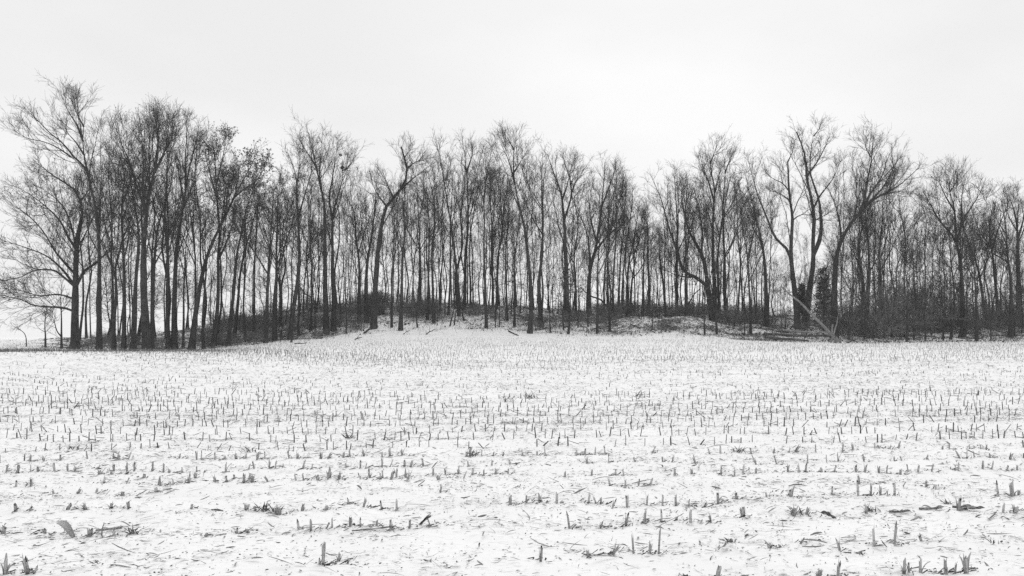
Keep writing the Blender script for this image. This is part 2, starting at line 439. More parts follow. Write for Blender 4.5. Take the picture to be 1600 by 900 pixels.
PT = 18
def stem_world(pxy, Y, w0, w1, g, slope=0.0, start_dy=0.0, base=False):
    """traced limb -> world curve and radii; the depth drifts along it"""
    p = resample(np.asarray(pxy, float), PT)
    s = np.linspace(0, 1, PT)
    ln = np.concatenate([[0], np.cumsum(np.linalg.norm(np.diff(p, axis=0), axis=1))]) * Y / F
    dy = start_dy + slope * ln + np.interp(s, np.linspace(0, 1, 6), g.normal(size=6) * .12) * (s > 0)
    YY = Y + dy
    q = np.stack([(p[:, 0] - 800) * YY / F, YY, CAMH + (HORIZ - p[:, 1]) * YY / F], 1)
    w = (w0 + (w1 - w0) * s**.85)
    rad = w * Y / F / 2 * (1 + g.normal(size=PT) * .05)
    if base:
        h = q[:, 2] - q[0, 2]
        rad = rad * (1 + .22 * np.exp(-h / .4))
    return q, rad, dy

def at_stem(pxy, q0, dyarr, p0):
    """depth offset of the parent where a limb starts"""
    return 0.0

def make_tree(spec, label, Y=None, group="bare trees of the woodland strip", dens=1.0, s0=.42, lscale=1.0, leaves=0, lsize=.09, forks=0, fine=1.0,
              mat=None, low=.25, name="bare_tree", flat=1.0, up=.13, cat="tree", tip=.55):
    """spec: [(width px, [(px,py),...]), ...]; the first is the trunk, from the ground up"""
    global TREE_SEED
    TREE_SEED += 1
    g = np.random.default_rng(1000 + TREE_SEED)
    (w0, main) = spec[0]
    bx, by = main[0]
    if Y is None: Y = on_field(bx, by, 48, 76)
    gz = Gs((bx - 800) * Y / F, Y)
    pyg = HORIZ + (CAMH - gz) * F / Y
    main = [(bx, pyg)] + [p for p in main[1:] if p[1] < pyg - 4]
    if name == "bare_tree":
        w0 *= .88
        def cut(pts, px_):
            p = resample(np.asarray(pts, float), 60); ln = np.concatenate([[0], np.cumsum(np.linalg.norm(np.diff(p, axis=0), axis=1))])
            k = max(12, int(np.searchsorted(ln, ln[-1] - px_)))
            return [tuple(q) for q in p[:k:6]] + [tuple(p[k - 1])]
        main = cut(main, 26 if bx < 170 else 16); spec = [spec[0]] + [(w * .85, cut(pts, (26 if bx < 170 else 16) if pts[-1][1] < 330 and pts[-1][0] > 60 else 0)) for w, pts in spec[1:]]
    q, r, dy = stem_world(main, Y, w0, tip if w0 > 3 else .7, g, g.uniform(-.04, .04), base=True)
    stems, rads = [q], [r]
    mp = resample(np.asarray(main, float), PT)
    for w, pts in spec[1:]:
        k = int(np.argmin(np.hypot(mp[:, 0] - pts[0][0], mp[:, 1] - pts[0][1])))
        st = dy[k]
        q2, r2, _ = stem_world(pts, Y, w, .35, g, g.choice([-1, 1]) * g.uniform(.1, .5), st)
        q2 = q2 + (q[k] - q2[0]) * np.linspace(1, 0, PT)[:, None] * (np.hypot(mp[k, 0] - pts[0][0], mp[k, 1] - pts[0][1]) < 14)
        stems.append(q2); rads.append(r2)
    S = np.stack(stems); Rr = np.stack(rads)
    geo = Geo()
    dig = S[:1].copy(); down = dig[:, :1].copy(); down[:, :, 2] -= .35
    tubes(geo, np.concatenate([down, dig], 1), np.concatenate([Rr[:1, :1] * 1.2, Rr[:1]], 1), 9, 0)
    if len(S) > 1: tubes(geo, S[1:], Rr[1:], 7, 0)
    if name == "bare_tree" and not forks and len(spec) > 1:      # long steep side limbs on every traced limb
        fp, fr_ = grow(S, Rr, np.r_[2, np.full(len(S) - 1, 1)], .35, .85, (12, 30), lambda s, pl, r: np.minimum(pl * (1.0 - s) * (.6 + .4 * r), 5), PT, (.016, .034), .006, .05, .055, rngg=g)
        tubes(geo, fp, fr_, 5, 0)
        S = np.concatenate([S, fp]); Rr = np.concatenate([Rr, fr_])
    if forks:
        nf = np.zeros(len(S)); nf[0] = max(2, round(forks * .7)); nf[1:] = 1
        fp, fr_ = grow(S, Rr, nf, .38, .85, (16, 40), lambda s, pl, r: np.minimum(pl * (1.08 - s) * (.6 + .38 * r), 7), PT, (.02, .05), .006, .045, .05, rngg=g)
        tubes(geo, fp, fr_, 5, 0)
        S = np.concatenate([S, fp]); Rr = np.concatenate([Rr, fr_])
    org = q[0].copy()
    root = empty(name, org)
    def shift(gg):
        gg.v = [v - org for v in gg.v]; return gg
    tr = obj("trunk", shift(geo).mesh("trunk", [mat or M_BARK]), root)
    Smain, Slim = S[:1], S[1:]
    c = Geo()
    nt_ = len(spec) - 1
    for part, rr, ss, lw, dd, sc in ((Smain, Rr[:1], s0, low, .75 * dens, 1), (Slim[:nt_], Rr[1:1 + nt_], .12, 0, .6 * dens, 1), (Slim[nt_:], Rr[1 + nt_:], .2, 0, (.5 if forks else .3) * min(dens, 1.2), .75)):
        if len(part) == 0: continue
        cg = crown_on(part, rr, g, dd, ss, lscale * sc, int(leaves * (.3 if part is Smain and len(Slim) else .7 if len(Slim) else 1)), lsize, up, fine, flat, lw)
        for v, tn in zip(cg.v, cg.tone): c.v.append(v); c.tone.append(tn)
        for a, b in zip(cg.q, cg.qm): c.q.append(a + c.n); c.qm.append(b)
        for a, b in zip(cg.t, cg.tm): c.t.append(a + c.n); c.tm.append(b)
        c.n += cg.n
    cr = obj("crown", shift(c).mesh("crown", [M_TWIG, M_LEAF]), root)
    CHILD[root.name] = [tr, cr]
    tag(root, label, cat, group)
    root["px"] = float(bx)
    ALLTREES.append(dict(o=root, px=float(bx), w=w0, label=label, main=main, forked=len(spec) > 1, Y=Y))
    return root
TREE_SEED = 0
ALLTREES = []

# --- trees traced from the photograph; label None gets one from its look and neighbours further down
big = dict(dens=1.3, s0=.4, fine=1.05)
make_tree([(15, [(117, 546), (117, 500), (118, 450), (119, 400), (121, 370), (126, 347), (129, 318), (120, 300), (104, 288), (80, 272), (52, 250), (36, 234)]),
           (7, [(122, 458), (135, 430), (150, 417), (165, 401), (182, 387), (190, 378)]),
           (5, [(113, 492), (97, 485), (70, 482), (50, 479), (33, 470), (12, 465), (-12, 468)]),
           (5, [(113, 452), (100, 440), (80, 424), (60, 424), (48, 424), (35, 433), (15, 437), (-6, 442)]),
           (5, [(115, 446), (96, 420), (72, 399), (45, 388), (20, 380), (-10, 372)]),
           (5, [(116, 420), (100, 404), (82, 383), (70, 362), (50, 340), (25, 322), (5, 318)]),
           (5, [(118, 400), (104, 376), (92, 350), (66, 322), (38, 300), (15, 288)]),
           (4, [(114, 468), (90, 460), (60, 462), (35, 455), (5, 450)]),
           (4, [(118, 385), (110, 350), (98, 320), (72, 298), (46, 285)]),
           (5, [(128, 322), (136, 305), (139, 288), (138, 268)])],
          "broad tree with low limbs sweeping far sideways, at the open end of the woods", dens=2.6, s0=.3, fine=1.1, leaves=900, lsize=.07, flat=.7, up=.05)
make_tree([(11, [(155, 548), (155, 500), (155, 450), (155, 400), (153, 345), (148, 315), (143, 298), (138, 282), (135, 262), (129, 238), (131, 205), (133, 178), (141, 150)]),
           (5, [(139, 290), (133, 268), (115, 249), (97, 226), (78, 210), (56, 186), (34, 166)]),
           (4, [(131, 242), (118, 222), (106, 208), (97, 190), (88, 172)]),
           (4, [(129, 230), (119, 200), (107, 178), (95, 150), (82, 130)]),
           (3, [(122, 200), (115, 175), (110, 150), (106, 128)]),
           (4, [(154, 345), (157, 312), (150, 292), (143, 272), (138, 245)]),
           (3, [(130, 210), (124, 180), (118, 150), (114, 128)]),
           (3, [(112, 246), (92, 232), (70, 222), (40, 215), (16, 198)])],
          "tall tree leaning its sparse swept crown over the broad spreading tree", dens=1.0, s0=.5, low=.4)
make_tree([(8, [(178, 549), (178, 500), (182, 460), (180, 420), (185, 400), (190, 378), (192, 352), (186, 332), (172, 312), (158, 297)]),
           (4, [(191, 350), (198, 325), (206, 310), (212, 290)])], None, leaves=250, low=.5)
make_tree([(9, [(193, 549), (194, 500), (194, 450), (193, 400), (191, 362), (189, 340), (192, 300), (196, 265), (190, 235)])], None, forks=5, leaves=250, low=.4)
make_tree([(11, [(208, 549), (210, 500), (212, 440), (215, 405), (217, 370), (212, 330), (205, 290), (200, 255), (196, 235)])], None, forks=4, low=.4)
make_tree([(16, [(229, 550), (227, 500), (224, 450), (224, 400), (225, 370), (228, 345), (229, 325), (235, 300), (240, 270), (245, 240), (250, 215), (248, 192), (242, 168)]),
           (6, [(227, 330), (220, 308), (210, 280), (204, 258), (196, 238), (183, 214), (166, 192)]),
           (5, [(228, 325), (222, 292), (224, 262), (222, 222), (219, 190), (212, 162)]),
           (5, [(238, 280), (254, 246), (267, 220), (272, 195), (270, 172)]),
           (4, [(240, 265), (247, 235), (245, 195), (243, 160)]),
           (4, [(226, 318), (214, 295), (204, 270), (192, 245), (186, 210), (183, 180)]),
           (4, [(240, 262), (256, 235), (262, 205), (264, 178)]),
           (4, [(229, 318), (232, 285), (232, 250), (233, 215), (231, 180)]),
           (4, [(224, 340), (206, 318), (190, 300), (172, 282), (160, 268)])],
          "thick fan topped trunk carrying a tall dense spray of steep limbs", **{**big, 'dens': 1.35}, leaves=250, lsize=.07)
make_tree([(9, [(237, 548), (238, 490), (240, 430), (243, 385), (248, 348), (257, 322), (265, 300), (270, 268), (278, 235)])], None, forks=4, low=.3)
make_tree([(9, [(263, 545), (262, 500), (263, 450), (262, 400), (258, 360), (252, 330), (247, 295), (252, 265)])], None, forks=3, low=.4)
make_tree([(11, [(272, 546), (272, 500), (273, 450), (275, 400), (278, 370), (283, 345), (286, 325), (291, 290), (296, 260), (302, 238), (309, 212), (312, 178)]),
           (4, [(286, 325), (280, 282), (275, 252), (266, 228)]),
           (4, [(292, 290), (291, 245), (292, 205), (289, 168)]),
           (3, [(300, 245), (312, 222), (320, 205)])], None, dens=.7)
make_tree([(5, [(286, 543), (287, 500), (287, 450), (289, 410), (284, 380), (281, 350), (286, 320)])], None, forks=3)
make_tree([(11, [(299, 547), (303, 510), (307, 480), (312, 450), (318, 420), (326, 393), (335, 372), (346, 350), (358, 325), (370, 300), (384, 274), (398, 248), (402, 222)]),
           (4, [(346, 350), (352, 322), (356, 290), (362, 265)]),
           (4, [(368, 304), (386, 290), (400, 282), (412, 262), (414, 240)])],
          "leafy tipped leaner, a trunk tilted hard right", leaves=2600, lsize=.085, dens=1.2)
make_tree([(6, [(318, 545), (317, 500), (320, 450), (322, 420), (320, 380), (322, 345), (318, 310)])], None, forks=4)
make_tree([(9, [(333, 541), (338, 500), (341, 460), (341, 430), (340, 405), (344, 385), (342, 350), (339, 310), (337, 280), (335, 240), (331, 210), (329, 195)]),
           (5, [(340, 405), (349, 388), (358, 365), (364, 345), (372, 315)]),
           (4, [(337, 282), (346, 250), (352, 222), (355, 198)]),
           (4, [(338, 300), (328, 268), (320, 240), (316, 222)])],
          "leafy slim tree with dead leaves clinging over its narrow pointed crown", leaves=2800, lsize=.075, dens=1.3)
make_tree([(8, [(357, 540), (361, 490), (366, 450), (370, 400), (378, 360), (384, 330), (395, 300), (404, 275)])], None, forks=3, leaves=1500, lsize=.07)
make_tree([(7, [(366, 528), (372, 470), (375, 430), (383, 390), (392, 360), (399, 330), (410, 300)])], None, forks=3, leaves=300)
make_tree([(6, [(396, 526), (397, 480), (397, 430), (399, 390), (402, 350), (404, 310), (408, 280)])], None, forks=4, leaves=1500, lsize=.07)
make_tree([(8, [(415, 536), (417, 480), (419, 430), (421, 400), (423, 370), (425, 345), (426, 320), (428, 290), (431, 262)])], None, forks=5, leaves=1500, lsize=.07)
make_tree([(9, [(429, 532), (430, 480), (432, 430), (432, 390), (434, 345), (433, 310), (432, 275)])], None, forks=6, leaves=900, lsize=.07, low=.4)
make_tree([(5, [(439, 510), (440, 445), (446, 420), (444, 400), (441, 380), (443, 350), (450, 322), (452, 290)])], None, forks=3)
make_tree([(10, [(453, 530), (457, 490), (462, 460), (466, 430), (468, 400), (467, 370), (466, 345), (464, 318), (463, 292), (462, 270), (455, 250), (447, 235), (442, 222)]),
           (4, [(466, 345), (473, 318), (481, 290), (488, 262), (490, 235)]),
           (3, [(463, 285), (468, 255), (472, 225)])], None, leaves=200)
make_tree([(4, [(474, 500), (475, 450), (480, 410), (487, 380), (492, 355), (496, 330)])], None, forks=3)
make_tree([(11, [(510, 521), (509, 470), (508, 430), (508, 400), (507, 360), (508, 330), (505, 310), (500, 290), (495, 262), (488, 235), (483, 212), (480, 190)]),
           (4, [(494, 262), (484, 245), (474, 228), (470, 212)]), (4, [(504, 305), (500, 265), (506, 235), (510, 215)])],
          "taller twin of the close pair whose crown tips lean apart, bird nests beside it", dens=1.0)
make_tree([(10, [(521, 516), (522, 470), (519, 420), (520, 390), (519, 360), (521, 330), (528, 305), (535, 280), (535, 252), (540, 232)]),
           (5, [(519, 350), (514, 315), (518, 290), (522, 262), (526, 235), (528, 205)]),
           (3, [(523, 268), (538, 262), (552, 250), (565, 240)])],
          "darker twin of the close pair, its limbs holding the two bird nests", dens=1.0)
make_tree([(8, [(562, 505), (561, 460), (562, 430), (560, 400), (556, 370), (555, 345), (550, 320), (541, 308), (536, 290)])], None, forks=6, fine=1.2)
make_tree([(9, [(573, 504), (572, 450), (574, 410), (578, 385), (582, 360), (585, 330), (587, 300), (583, 280)])], None, forks=6, fine=1.3, dens=1.2)
make_tree([(12, [(584, 513), (585, 470), (588, 430), (590, 400), (593, 370), (598, 345), (603, 325), (612, 307), (625, 298), (633, 290), (636, 275), (636, 258), (630, 240), (622, 214)]),
           (5, [(632, 292), (646, 279), (660, 268), (672, 262)]),
           (4, [(636, 260), (648, 253), (658, 251), (672, 250)]),
           (4, [(617, 305), (608, 290), (600, 275), (588, 262)]),
           (3, [(634, 248), (640, 235), (645, 222)]),
           (4, [(601, 330), (590, 310), (582, 290), (575, 268)])],
          "crooked tree whose thick trunk bends sharply right near the top", tip=2.2, dens=1.0, s0=.6, low=.15)
make_tree([(5, [(612, 512), (612, 470), (613, 430), (615, 380), (616, 340), (612, 305)])], None, forks=4)
make_tree([(8, [(626, 516), (627, 480), (628, 440), (629, 400), (632, 370), (632, 345), (629, 310), (626, 285)])],
          "lone straight tree standing on open snow in front of the brush", forks=4)
for sp in ([(5, [(657, 480), (657, 430), (656, 380), (654, 345), (652, 300), (650, 265)])], [(5, [(668, 500), (669, 450), (670, 400), (671, 350), (667, 310), (668, 270)])],
           [(6, [(678, 505), (676, 440), (675, 390), (679, 350), (678, 310), (670, 280), (668, 250)])], [(4, [(688, 486), (688, 440), (692, 400), (690, 350), (694, 300), (698, 260)])]):
    make_tree(sp, None, forks=4)
make_tree([(6, [(717, 494), (717, 460), (714, 430), (711, 400), (707, 370), (703, 340), (698, 310), (693, 280), (688, 250), (682, 222), (678, 205)])],
          "slim bare tree curving steadily up to a left leaning tip", forks=3)
make_tree([(7, [(725, 484), (727, 440), (727, 400), (731, 360), (731, 310), (730, 280), (726, 242), (722, 218), (718, 205)]), (4, [(730, 272), (738, 242), (738, 212)])], None, forks=2)
make_tree([(4, [(735, 482), (735, 440), (733, 400), (736, 360), (742, 320), (748, 290), (752, 262)])], None, forks=3)
make_tree([(6, [(760, 513), (759, 470), (757, 420), (756, 380), (757, 345), (756, 322), (754, 303), (745, 282), (734, 265), (728, 245)]),
           (4, [(757, 320), (760, 282), (765, 252), (770, 222)])],
          "lone dark trunk rooted lowest on the snowy slope, forked high up", forks=2)
for sp in ([(5, [(770, 482), (770, 440), (768, 400), (768, 345), (765, 300), (768, 260)])], [(5, [(776, 482), (777, 440), (778, 400), (785, 360), (782, 300), (783, 265)])],
           [(4, [(793, 501), (791, 450), (790, 410), (792, 370), (796, 335), (792, 290), (796, 255)])], [(5, [(804, 510), (804, 470), (803, 420), (806, 390), (809, 362), (815, 320)])]):
    make_tree(sp, None, forks=4)
make_tree([(9, [(828, 521), (830, 480), (829, 440), (826, 410), (822, 375), (818, 345), (812, 325), (808, 305), (804, 285), (802, 260), (804, 228), (808, 200)]),
           (4, [(804, 268), (815, 250), (826, 230)]), (4, [(806, 292), (796, 255), (786, 232), (774, 214)]), (3, [(803, 240), (792, 215), (786, 195)])],
          "tall leaning tree with the highest feathery crown at the middle of the strip", dens=1.1)
make_tree([(9, [(846, 511), (843, 470), (842, 440), (847, 400), (848, 370), (848, 340), (847, 310), (845, 275), (850, 250)])], None, forks=5)
make_tree([(12, [(886, 501), (885, 460), (885, 420), (883, 390), (882, 350), (880, 330), (878, 305), (870, 285), (862, 260), (853, 235), (848, 221)]),
           (5, [(884, 350), (892, 320), (898, 290), (910, 270), (921, 248)]), (4, [(880, 312), (888, 285), (893, 260), (900, 238)]),
           (3, [(894, 310), (890, 280), (882, 255), (880, 235)])],
          "stout straight trunk forking into long diverging limbs near the strip's middle", dens=1.0, s0=.55)
make_tree([(5, [(900, 494), (899, 440), (897, 400), (902, 370), (903, 345), (897, 310), (896, 275)])], None, forks=4)
make_tree([(9, [(921, 492), (920, 450), (922, 420), (927, 405), (931, 388), (935, 360), (938, 345), (940, 320), (943, 290), (945, 262), (944, 235)]),
           (5, [(923, 415), (921, 385), (917, 360), (908, 340), (899, 328), (890, 312)]), (5, [(930, 395), (945, 375), (960, 360), (978, 348), (990, 338), (1003, 325)]),
           (4, [(932, 385), (924, 350), (920, 315), (918, 280)]), (4, [(940, 320), (952, 290), (962, 262), (966, 245)])],
          "vase shaped tree splitting low into wide arching limbs", dens=1.1)
for sp in ([(5, [(933, 521), (934, 470), (934, 420), (937, 370), (938, 320), (934, 280)])], [(4, [(944, 486), (944, 440), (948, 395), (950, 350), (952, 300), (955, 265)])],
           [(4, [(949, 487), (949, 430), (951, 380), (958, 335), (960, 290), (962, 260)])], [(5, [(957, 500), (958, 440), (961, 395), (963, 350), (962, 300), (967, 258)])],
           [(4, [(966, 488), (968, 440), (970, 400), (975, 355), (972, 300), (978, 262)])], [(4, [(971, 489), (973, 440), (977, 395), (984, 350), (988, 310), (990, 285)])],
           [(5, [(980, 490), (980, 450), (982, 415), (990, 375), (996, 340), (1000, 305)])], [(5, [(985, 488), (987, 445), (993, 405), (1000, 370), (1008, 340)])],
           [(5, [(1004, 490), (1005, 450), (1006, 410), (1008, 372), (1012, 340)])], [(6, [(1013, 490), (1014, 440), (1012, 400), (1013, 370), (1010, 340), (1005, 312)])],
           [(5, [(1040, 490), (1036, 440), (1031, 400), (1030, 370), (1024, 345)])]):
    make_tree(sp, None, forks=4)
make_tree([(7, [(1058, 492), (1057, 440), (1058, 400), (1058, 350), (1056, 310), (1054, 280), (1050, 255)])], None, forks=5)
make_tree([(5, [(1072, 494), (1071, 440), (1072, 390), (1070, 340), (1074, 290), (1072, 255)])], None, forks=5)
make_tree([(12, [(1114, 500), (1110, 475), (1106, 450), (1103, 425), (1099, 405), (1092, 390), (1085, 375), (1076, 360), (1070, 335), (1064, 300), (1068, 270)]),
           (7, [(1105, 452), (1092, 441), (1080, 432), (1068, 427), (1061, 407), (1053, 382), (1043, 352), (1033, 312), (1018, 278), (1011, 255)]),
           (5, [(1094, 392), (1096, 360), (1092, 330), (1086, 300), (1082, 275)]),
           (4, [(1080, 433), (1066, 432), (1052, 428), (1042, 422)])],
          "arching oak with a heavy lower limb reaching out sideways", dens=1.2)
make_tree([(9, [(1118, 497), (1116, 440), (1114, 400), (1114, 345), (1115, 320), (1117, 300), (1112, 272), (1108, 242), (1102, 222)]),
           (4, [(1117, 300), (1124, 272), (1128, 250)]), (4, [(1115, 310), (1106, 280), (1098, 258), (1090, 225)]), (3, [(1110, 262), (1118, 235), (1122, 212)])], None, dens=1.1)
make_tree([(6, [(1124, 496), (1122, 440), (1121, 400), (1125, 370), (1128, 345), (1131, 302), (1133, 262), (1128, 222)]), (3, [(1132, 270), (1142, 245), (1150, 232)])], None, forks=2)
make_tree([(8, [(1135, 496), (1132, 450), (1132, 400), (1130, 360), (1132, 325), (1138, 290), (1146, 262)])], None, forks=5)
make_tree([(5, [(1173, 523), (1172, 480), (1170, 440), (1168, 402), (1163, 372), (1158, 345), (1155, 310)]), (4, [(1168, 402), (1174, 378), (1179, 348), (1178, 315)])],
          "thin forked tree at the very edge of the snow beside leafy saplings", forks=2, leaves=250)
make_tree([(9, [(1198, 510), (1197, 470), (1196, 430), (1193, 395), (1187, 365), (1182, 345), (1176, 318), (1168, 290), (1164, 262)])], None, forks=3, leaves=500)
make_tree([(11.5, [(1246, 512), (1244, 480), (1241, 450), (1238, 425), (1236, 405), (1236, 380), (1238, 350), (1238, 335), (1234, 310), (1232, 288), (1232, 265), (1230, 250), (1223, 236)]),
           (6, [(1234, 400), (1228, 385), (1220, 378), (1212, 370), (1204, 355), (1198, 340), (1190, 320), (1182, 300), (1175, 272), (1168, 248), (1162, 232)]),
           (3, [(1232, 292), (1222, 282), (1210, 278), (1197, 272), (1184, 264)]), (3, [(1231, 252), (1239, 235), (1243, 214)]),
           (3, [(1236, 345), (1246, 338), (1258, 335), (1266, 340)]), (3, [(1234, 316), (1220, 304), (1206, 296), (1196, 288)])],
          "smooth S-bent trunk throwing one long limb left above the cedar", dens=.75, tip=2, mat=M_BARK2, low=.05)
make_tree([(12, [(1258, 504), (1264, 460), (1268, 430), (1271, 405), (1272, 392), (1270, 370), (1272, 340), (1270, 320), (1265, 300), (1260, 275), (1259, 250), (1251, 222), (1245, 207), (1234, 194)]),
           (9, [(1272, 396), (1281, 375), (1284, 355), (1283, 335), (1281, 316), (1275, 295), (1268, 280), (1266, 255), (1268, 230), (1272, 210), (1266, 190)]),
           (4, [(1282, 322), (1289, 303), (1298, 290), (1308, 272), (1314, 252), (1330, 240)]), (4, [(1268, 280), (1280, 260), (1290, 235), (1296, 215), (1309, 200)]),
           (3, [(1259, 255), (1250, 258), (1244, 250)]), (3, [(1272, 212), (1282, 198), (1286, 185)]), (3, [(1284, 345), (1296, 332), (1306, 322)])],
          "twin-topped tree whose trunk splits into two wavy limbs beside the cedar", dens=.8, tip=1.8, mat=M_BARK2, low=.05)
make_tree([(13, [(1304, 529), (1303, 500), (1303, 460), (1305, 420), (1308, 395), (1313, 380), (1320, 365), (1329, 350), (1341, 335), (1353, 322), (1368, 310), (1385, 300), (1405, 290), (1420, 276), (1435, 263), (1449, 248)]),
           (6, [(1340, 336), (1347, 310), (1352, 285), (1358, 260), (1362, 235), (1364, 212), (1362, 195)]), (5, [(1346, 328), (1360, 302), (1378, 275), (1386, 250), (1395, 232), (1404, 214)]),
           (5, [(1311, 382), (1310, 352), (1306, 330), (1298, 305), (1290, 290), (1284, 278)]), (4, [(1352, 322), (1372, 300), (1392, 282), (1408, 268)]),
           (4, [(1368, 310), (1395, 302), (1415, 300), (1432, 298)]), (4, [(1335, 342), (1340, 315), (1338, 285), (1335, 262)]), (3, [(1360, 245), (1352, 228), (1350, 210)]),
           (4, [(1358, 316), (1380, 290), (1396, 262), (1412, 240)])],
          "big leaning fan tree behind the pale snag, limbs spread wide", dens=1.3, fine=1.1)
make_tree([(10, [(1350, 500), (1348, 440), (1343, 410), (1342, 380), (1348, 350), (1345, 330), (1340, 300)])], None, forks=4)
make_tree([(10, [(1352, 495), (1357, 440), (1358, 410), (1357, 390), (1355, 360), (1352, 335), (1356, 300)])], None, forks=4)
make_tree([(9, [(1377, 500), (1375, 440), (1374, 400), (1377, 360), (1380, 330), (1378, 300)])], None, forks=5)
make_tree([(10, [(1505, 527), (1504, 480), (1503, 440), (1500, 410), (1496, 385), (1490, 371), (1480, 358), (1468, 345), (1460, 332), (1452, 315), (1440, 295), (1430, 280)]),
           (5, [(1496, 385), (1494, 350), (1492, 328), (1485, 302), (1480, 278), (1482, 255)]), (5, [(1498, 372), (1505, 340), (1504, 310), (1506, 290), (1513, 260)]),
           (4, [(1492, 330), (1478, 308), (1468, 285), (1460, 265)]), (4, [(1503, 345), (1520, 320), (1535, 295), (1542, 275)]), (3, [(1484, 300), (1494, 285), (1500, 268)])],
          "wide crowned tree rising clear above the thicket at the far end", dens=1.1)
make_tree([(6, [(1526, 533), (1525, 480), (1523, 430), (1519, 400), (1512, 375), (1508, 350)])], None, forks=3)
make_tree([(8, [(1541, 510), (1535, 460), (1528, 420), (1520, 395), (1510, 370), (1500, 345)])], None, forks=3)
make_tree([(7, [(1562, 512), (1557, 460), (1553, 420), (1550, 390), (1545, 365), (1550, 330), (1555, 295)]), (4, [(1550, 390), (1560, 355), (1572, 325), (1584, 295)])], None, forks=3)
make_tree([(8, [(1579, 527), (1580, 460), (1578, 420), (1574, 400), (1572, 360), (1566, 320), (1560, 290)]), (4, [(1575, 408), (1562, 401), (1548, 394), (1533, 388)]), (3, [(1573, 380), (1560, 350), (1552, 320)])], None, forks=3)
make_tree([(12, [(1592, 510), (1592, 450), (1590, 410), (1590, 370), (1586, 335), (1576, 305), (1570, 285)]), (5, [(1590, 375), (1600, 340), (1606, 300)])],
          "stout dark trunk cut by the frame at the far end", forks=4)

# --- thin trees filling the strip: a few kinds built once, then copied
SKYX = [0, 30, 80, 120, 150, 200, 270, 320, 400, 430, 480, 530, 560, 600, 625, 680, 740, 790, 830, 870, 950, 1000, 1020, 1040, 1100, 1150, 1200, 1240, 1280, 1330, 1360, 1400, 1420, 1480, 1540, 1600, 1700]
SKYY = [270, 200, 125, 130, 170, 150, 160, 185, 205, 245, 190, 205, 260, 270, 215, 205, 205, 190, 200, 225, 235, 270, 280, 240, 205, 220, 220, 180, 185, 230, 190, 210, 250, 245, 260, 290, 290]
def kind_of_tree(h, r, lean, forks, seed, low, dens=.8, s0=.45, fine=.9, leaves=0):
    g = np.random.default_rng(seed)
    s = np.linspace(0, 1, PT)
    p = np.stack([lean * h * s**1.3 + np.interp(s, np.linspace(0, 1, 6), np.r_[0, g.normal(size=5) * .16]), np.interp(s, np.linspace(0, 1, 6), np.r_[0, g.normal(size=5) * .16]), h * s], 1)
    rad = (r * (1 - s * .9)) * (1 + .4 * np.exp(-h * s / .4))
    S, Rr = p[None], rad[None]
    geo = Geo()
    dig = np.concatenate([S[:, :1] - np.array([0, 0, .4]), S], 1)
    tubes(geo, dig, np.concatenate([Rr[:, :1], Rr], 1), 7)
    if forks:
        fp, fr_ = grow(S, Rr, np.array([forks]),   .36, .82, (14, 38), lambda s, pl, r: pl * (1.05 - s) * (.55 + .42 * r), PT, (.014, .036), .005, .045, .055, rngg=g)
        tubes(geo, fp, fr_, 5); S = np.concatenate([S, fp]); Rr = np.concatenate([Rr, fr_])
    c = Geo()
    for part, rr, ss, lw, sc in ((S[:1], Rr[:1], s0, low, .75), (S[1:], Rr[1:], .18, 0, .75)):
        if len(part) == 0: continue
        cg = crown_on(part, rr, g, dens, ss, sc, leaves, .09, .14, fine, 1.0, lw)
        for v, tn in zip(cg.v, cg.tone): c.v.append(v); c.tone.append(tn)
        for a, b in zip(cg.q, cg.qm): c.q.append(a + c.n); c.qm.append(b)
        c.n += cg.n
    return geo.mesh("trunk", [M_BARK]), c.mesh("crown", [M_TWIG, M_LEAF])
THIN = [kind_of_tree(12, random.uniform(.045, .10), random.uniform(-.06, .06), random.choice([2, 2, 3, 3]), 300 + i, .3, .4, .4, .85) for i in range(12)]
SMALL = [kind_of_tree(7, random.uniform(.04, .07), random.uniform(-.12, .12), random.choice([3, 4, 5]), 400 + i, .5, .7, .25, .85, leaves=60 if i % 3 == 0 else 0) for i in range(8)]
def place_kind(kind, px, Y, h, h0, group, small=False):
    x = (px - 800) * Y / F
    z = Gs(x, Y)
    me_t, me_c = kind
    root = empty("young_tree" if small else "thin_tree", (x, Y, z))
    for nm, m in (("trunk", me_t), ("crown", me_c)): obj(nm, m, root)
    s = h / h0
    root.scale = (s * random.uniform(.85, 1.2), s * random.uniform(.85, 1.2), s)
    root.rotation_euler = (0, 0, random.uniform(0, 6.28))
    tag(root, None, "tree", group)
    ALLTREES.append(dict(o=root, px=px, w=5 if not small else 2, label=None, main=None, forked=False, Y=Y, small=small, h=h))
    return root
px = 124.0
while px < 1640:
    Y = random.uniform(59, 78)
    top = np.interp(px, SKYX, SKYY) + random.uniform(30, 150)
    if 1206 < px < 1302: top = random.uniform(395, 450)
    x = (px - 800) * Y / F
    h = CAMH + (HORIZ - top) * Y / F - Gs(x, Y)
    place_kind(random.choice(SMALL if 1206 < px < 1302 else THIN), px, Y, max(h, 3) if 1206 < px < 1302 else max(h, 6), 7 if 1206 < px < 1302 else 12, "thin trees filling the woodland strip")
    px += (2 if 1206 < px < 1302 else 1) * random.uniform(5, 12) * np.interp(px, [124, 420, 470, 1300, 1340, 1640], [2.0, 1.8, 1.0, 1.0, 1.3, 1.3])
STOUT = [kind_of_tree(13, random.uniform(.08, .13), random.uniform(-.05, .05), random.choice([3, 4, 5]), 350 + i, .4, .6, .36, 1.0, leaves=150 if i % 2 else 0) for i in range(5)]
px = 172.0
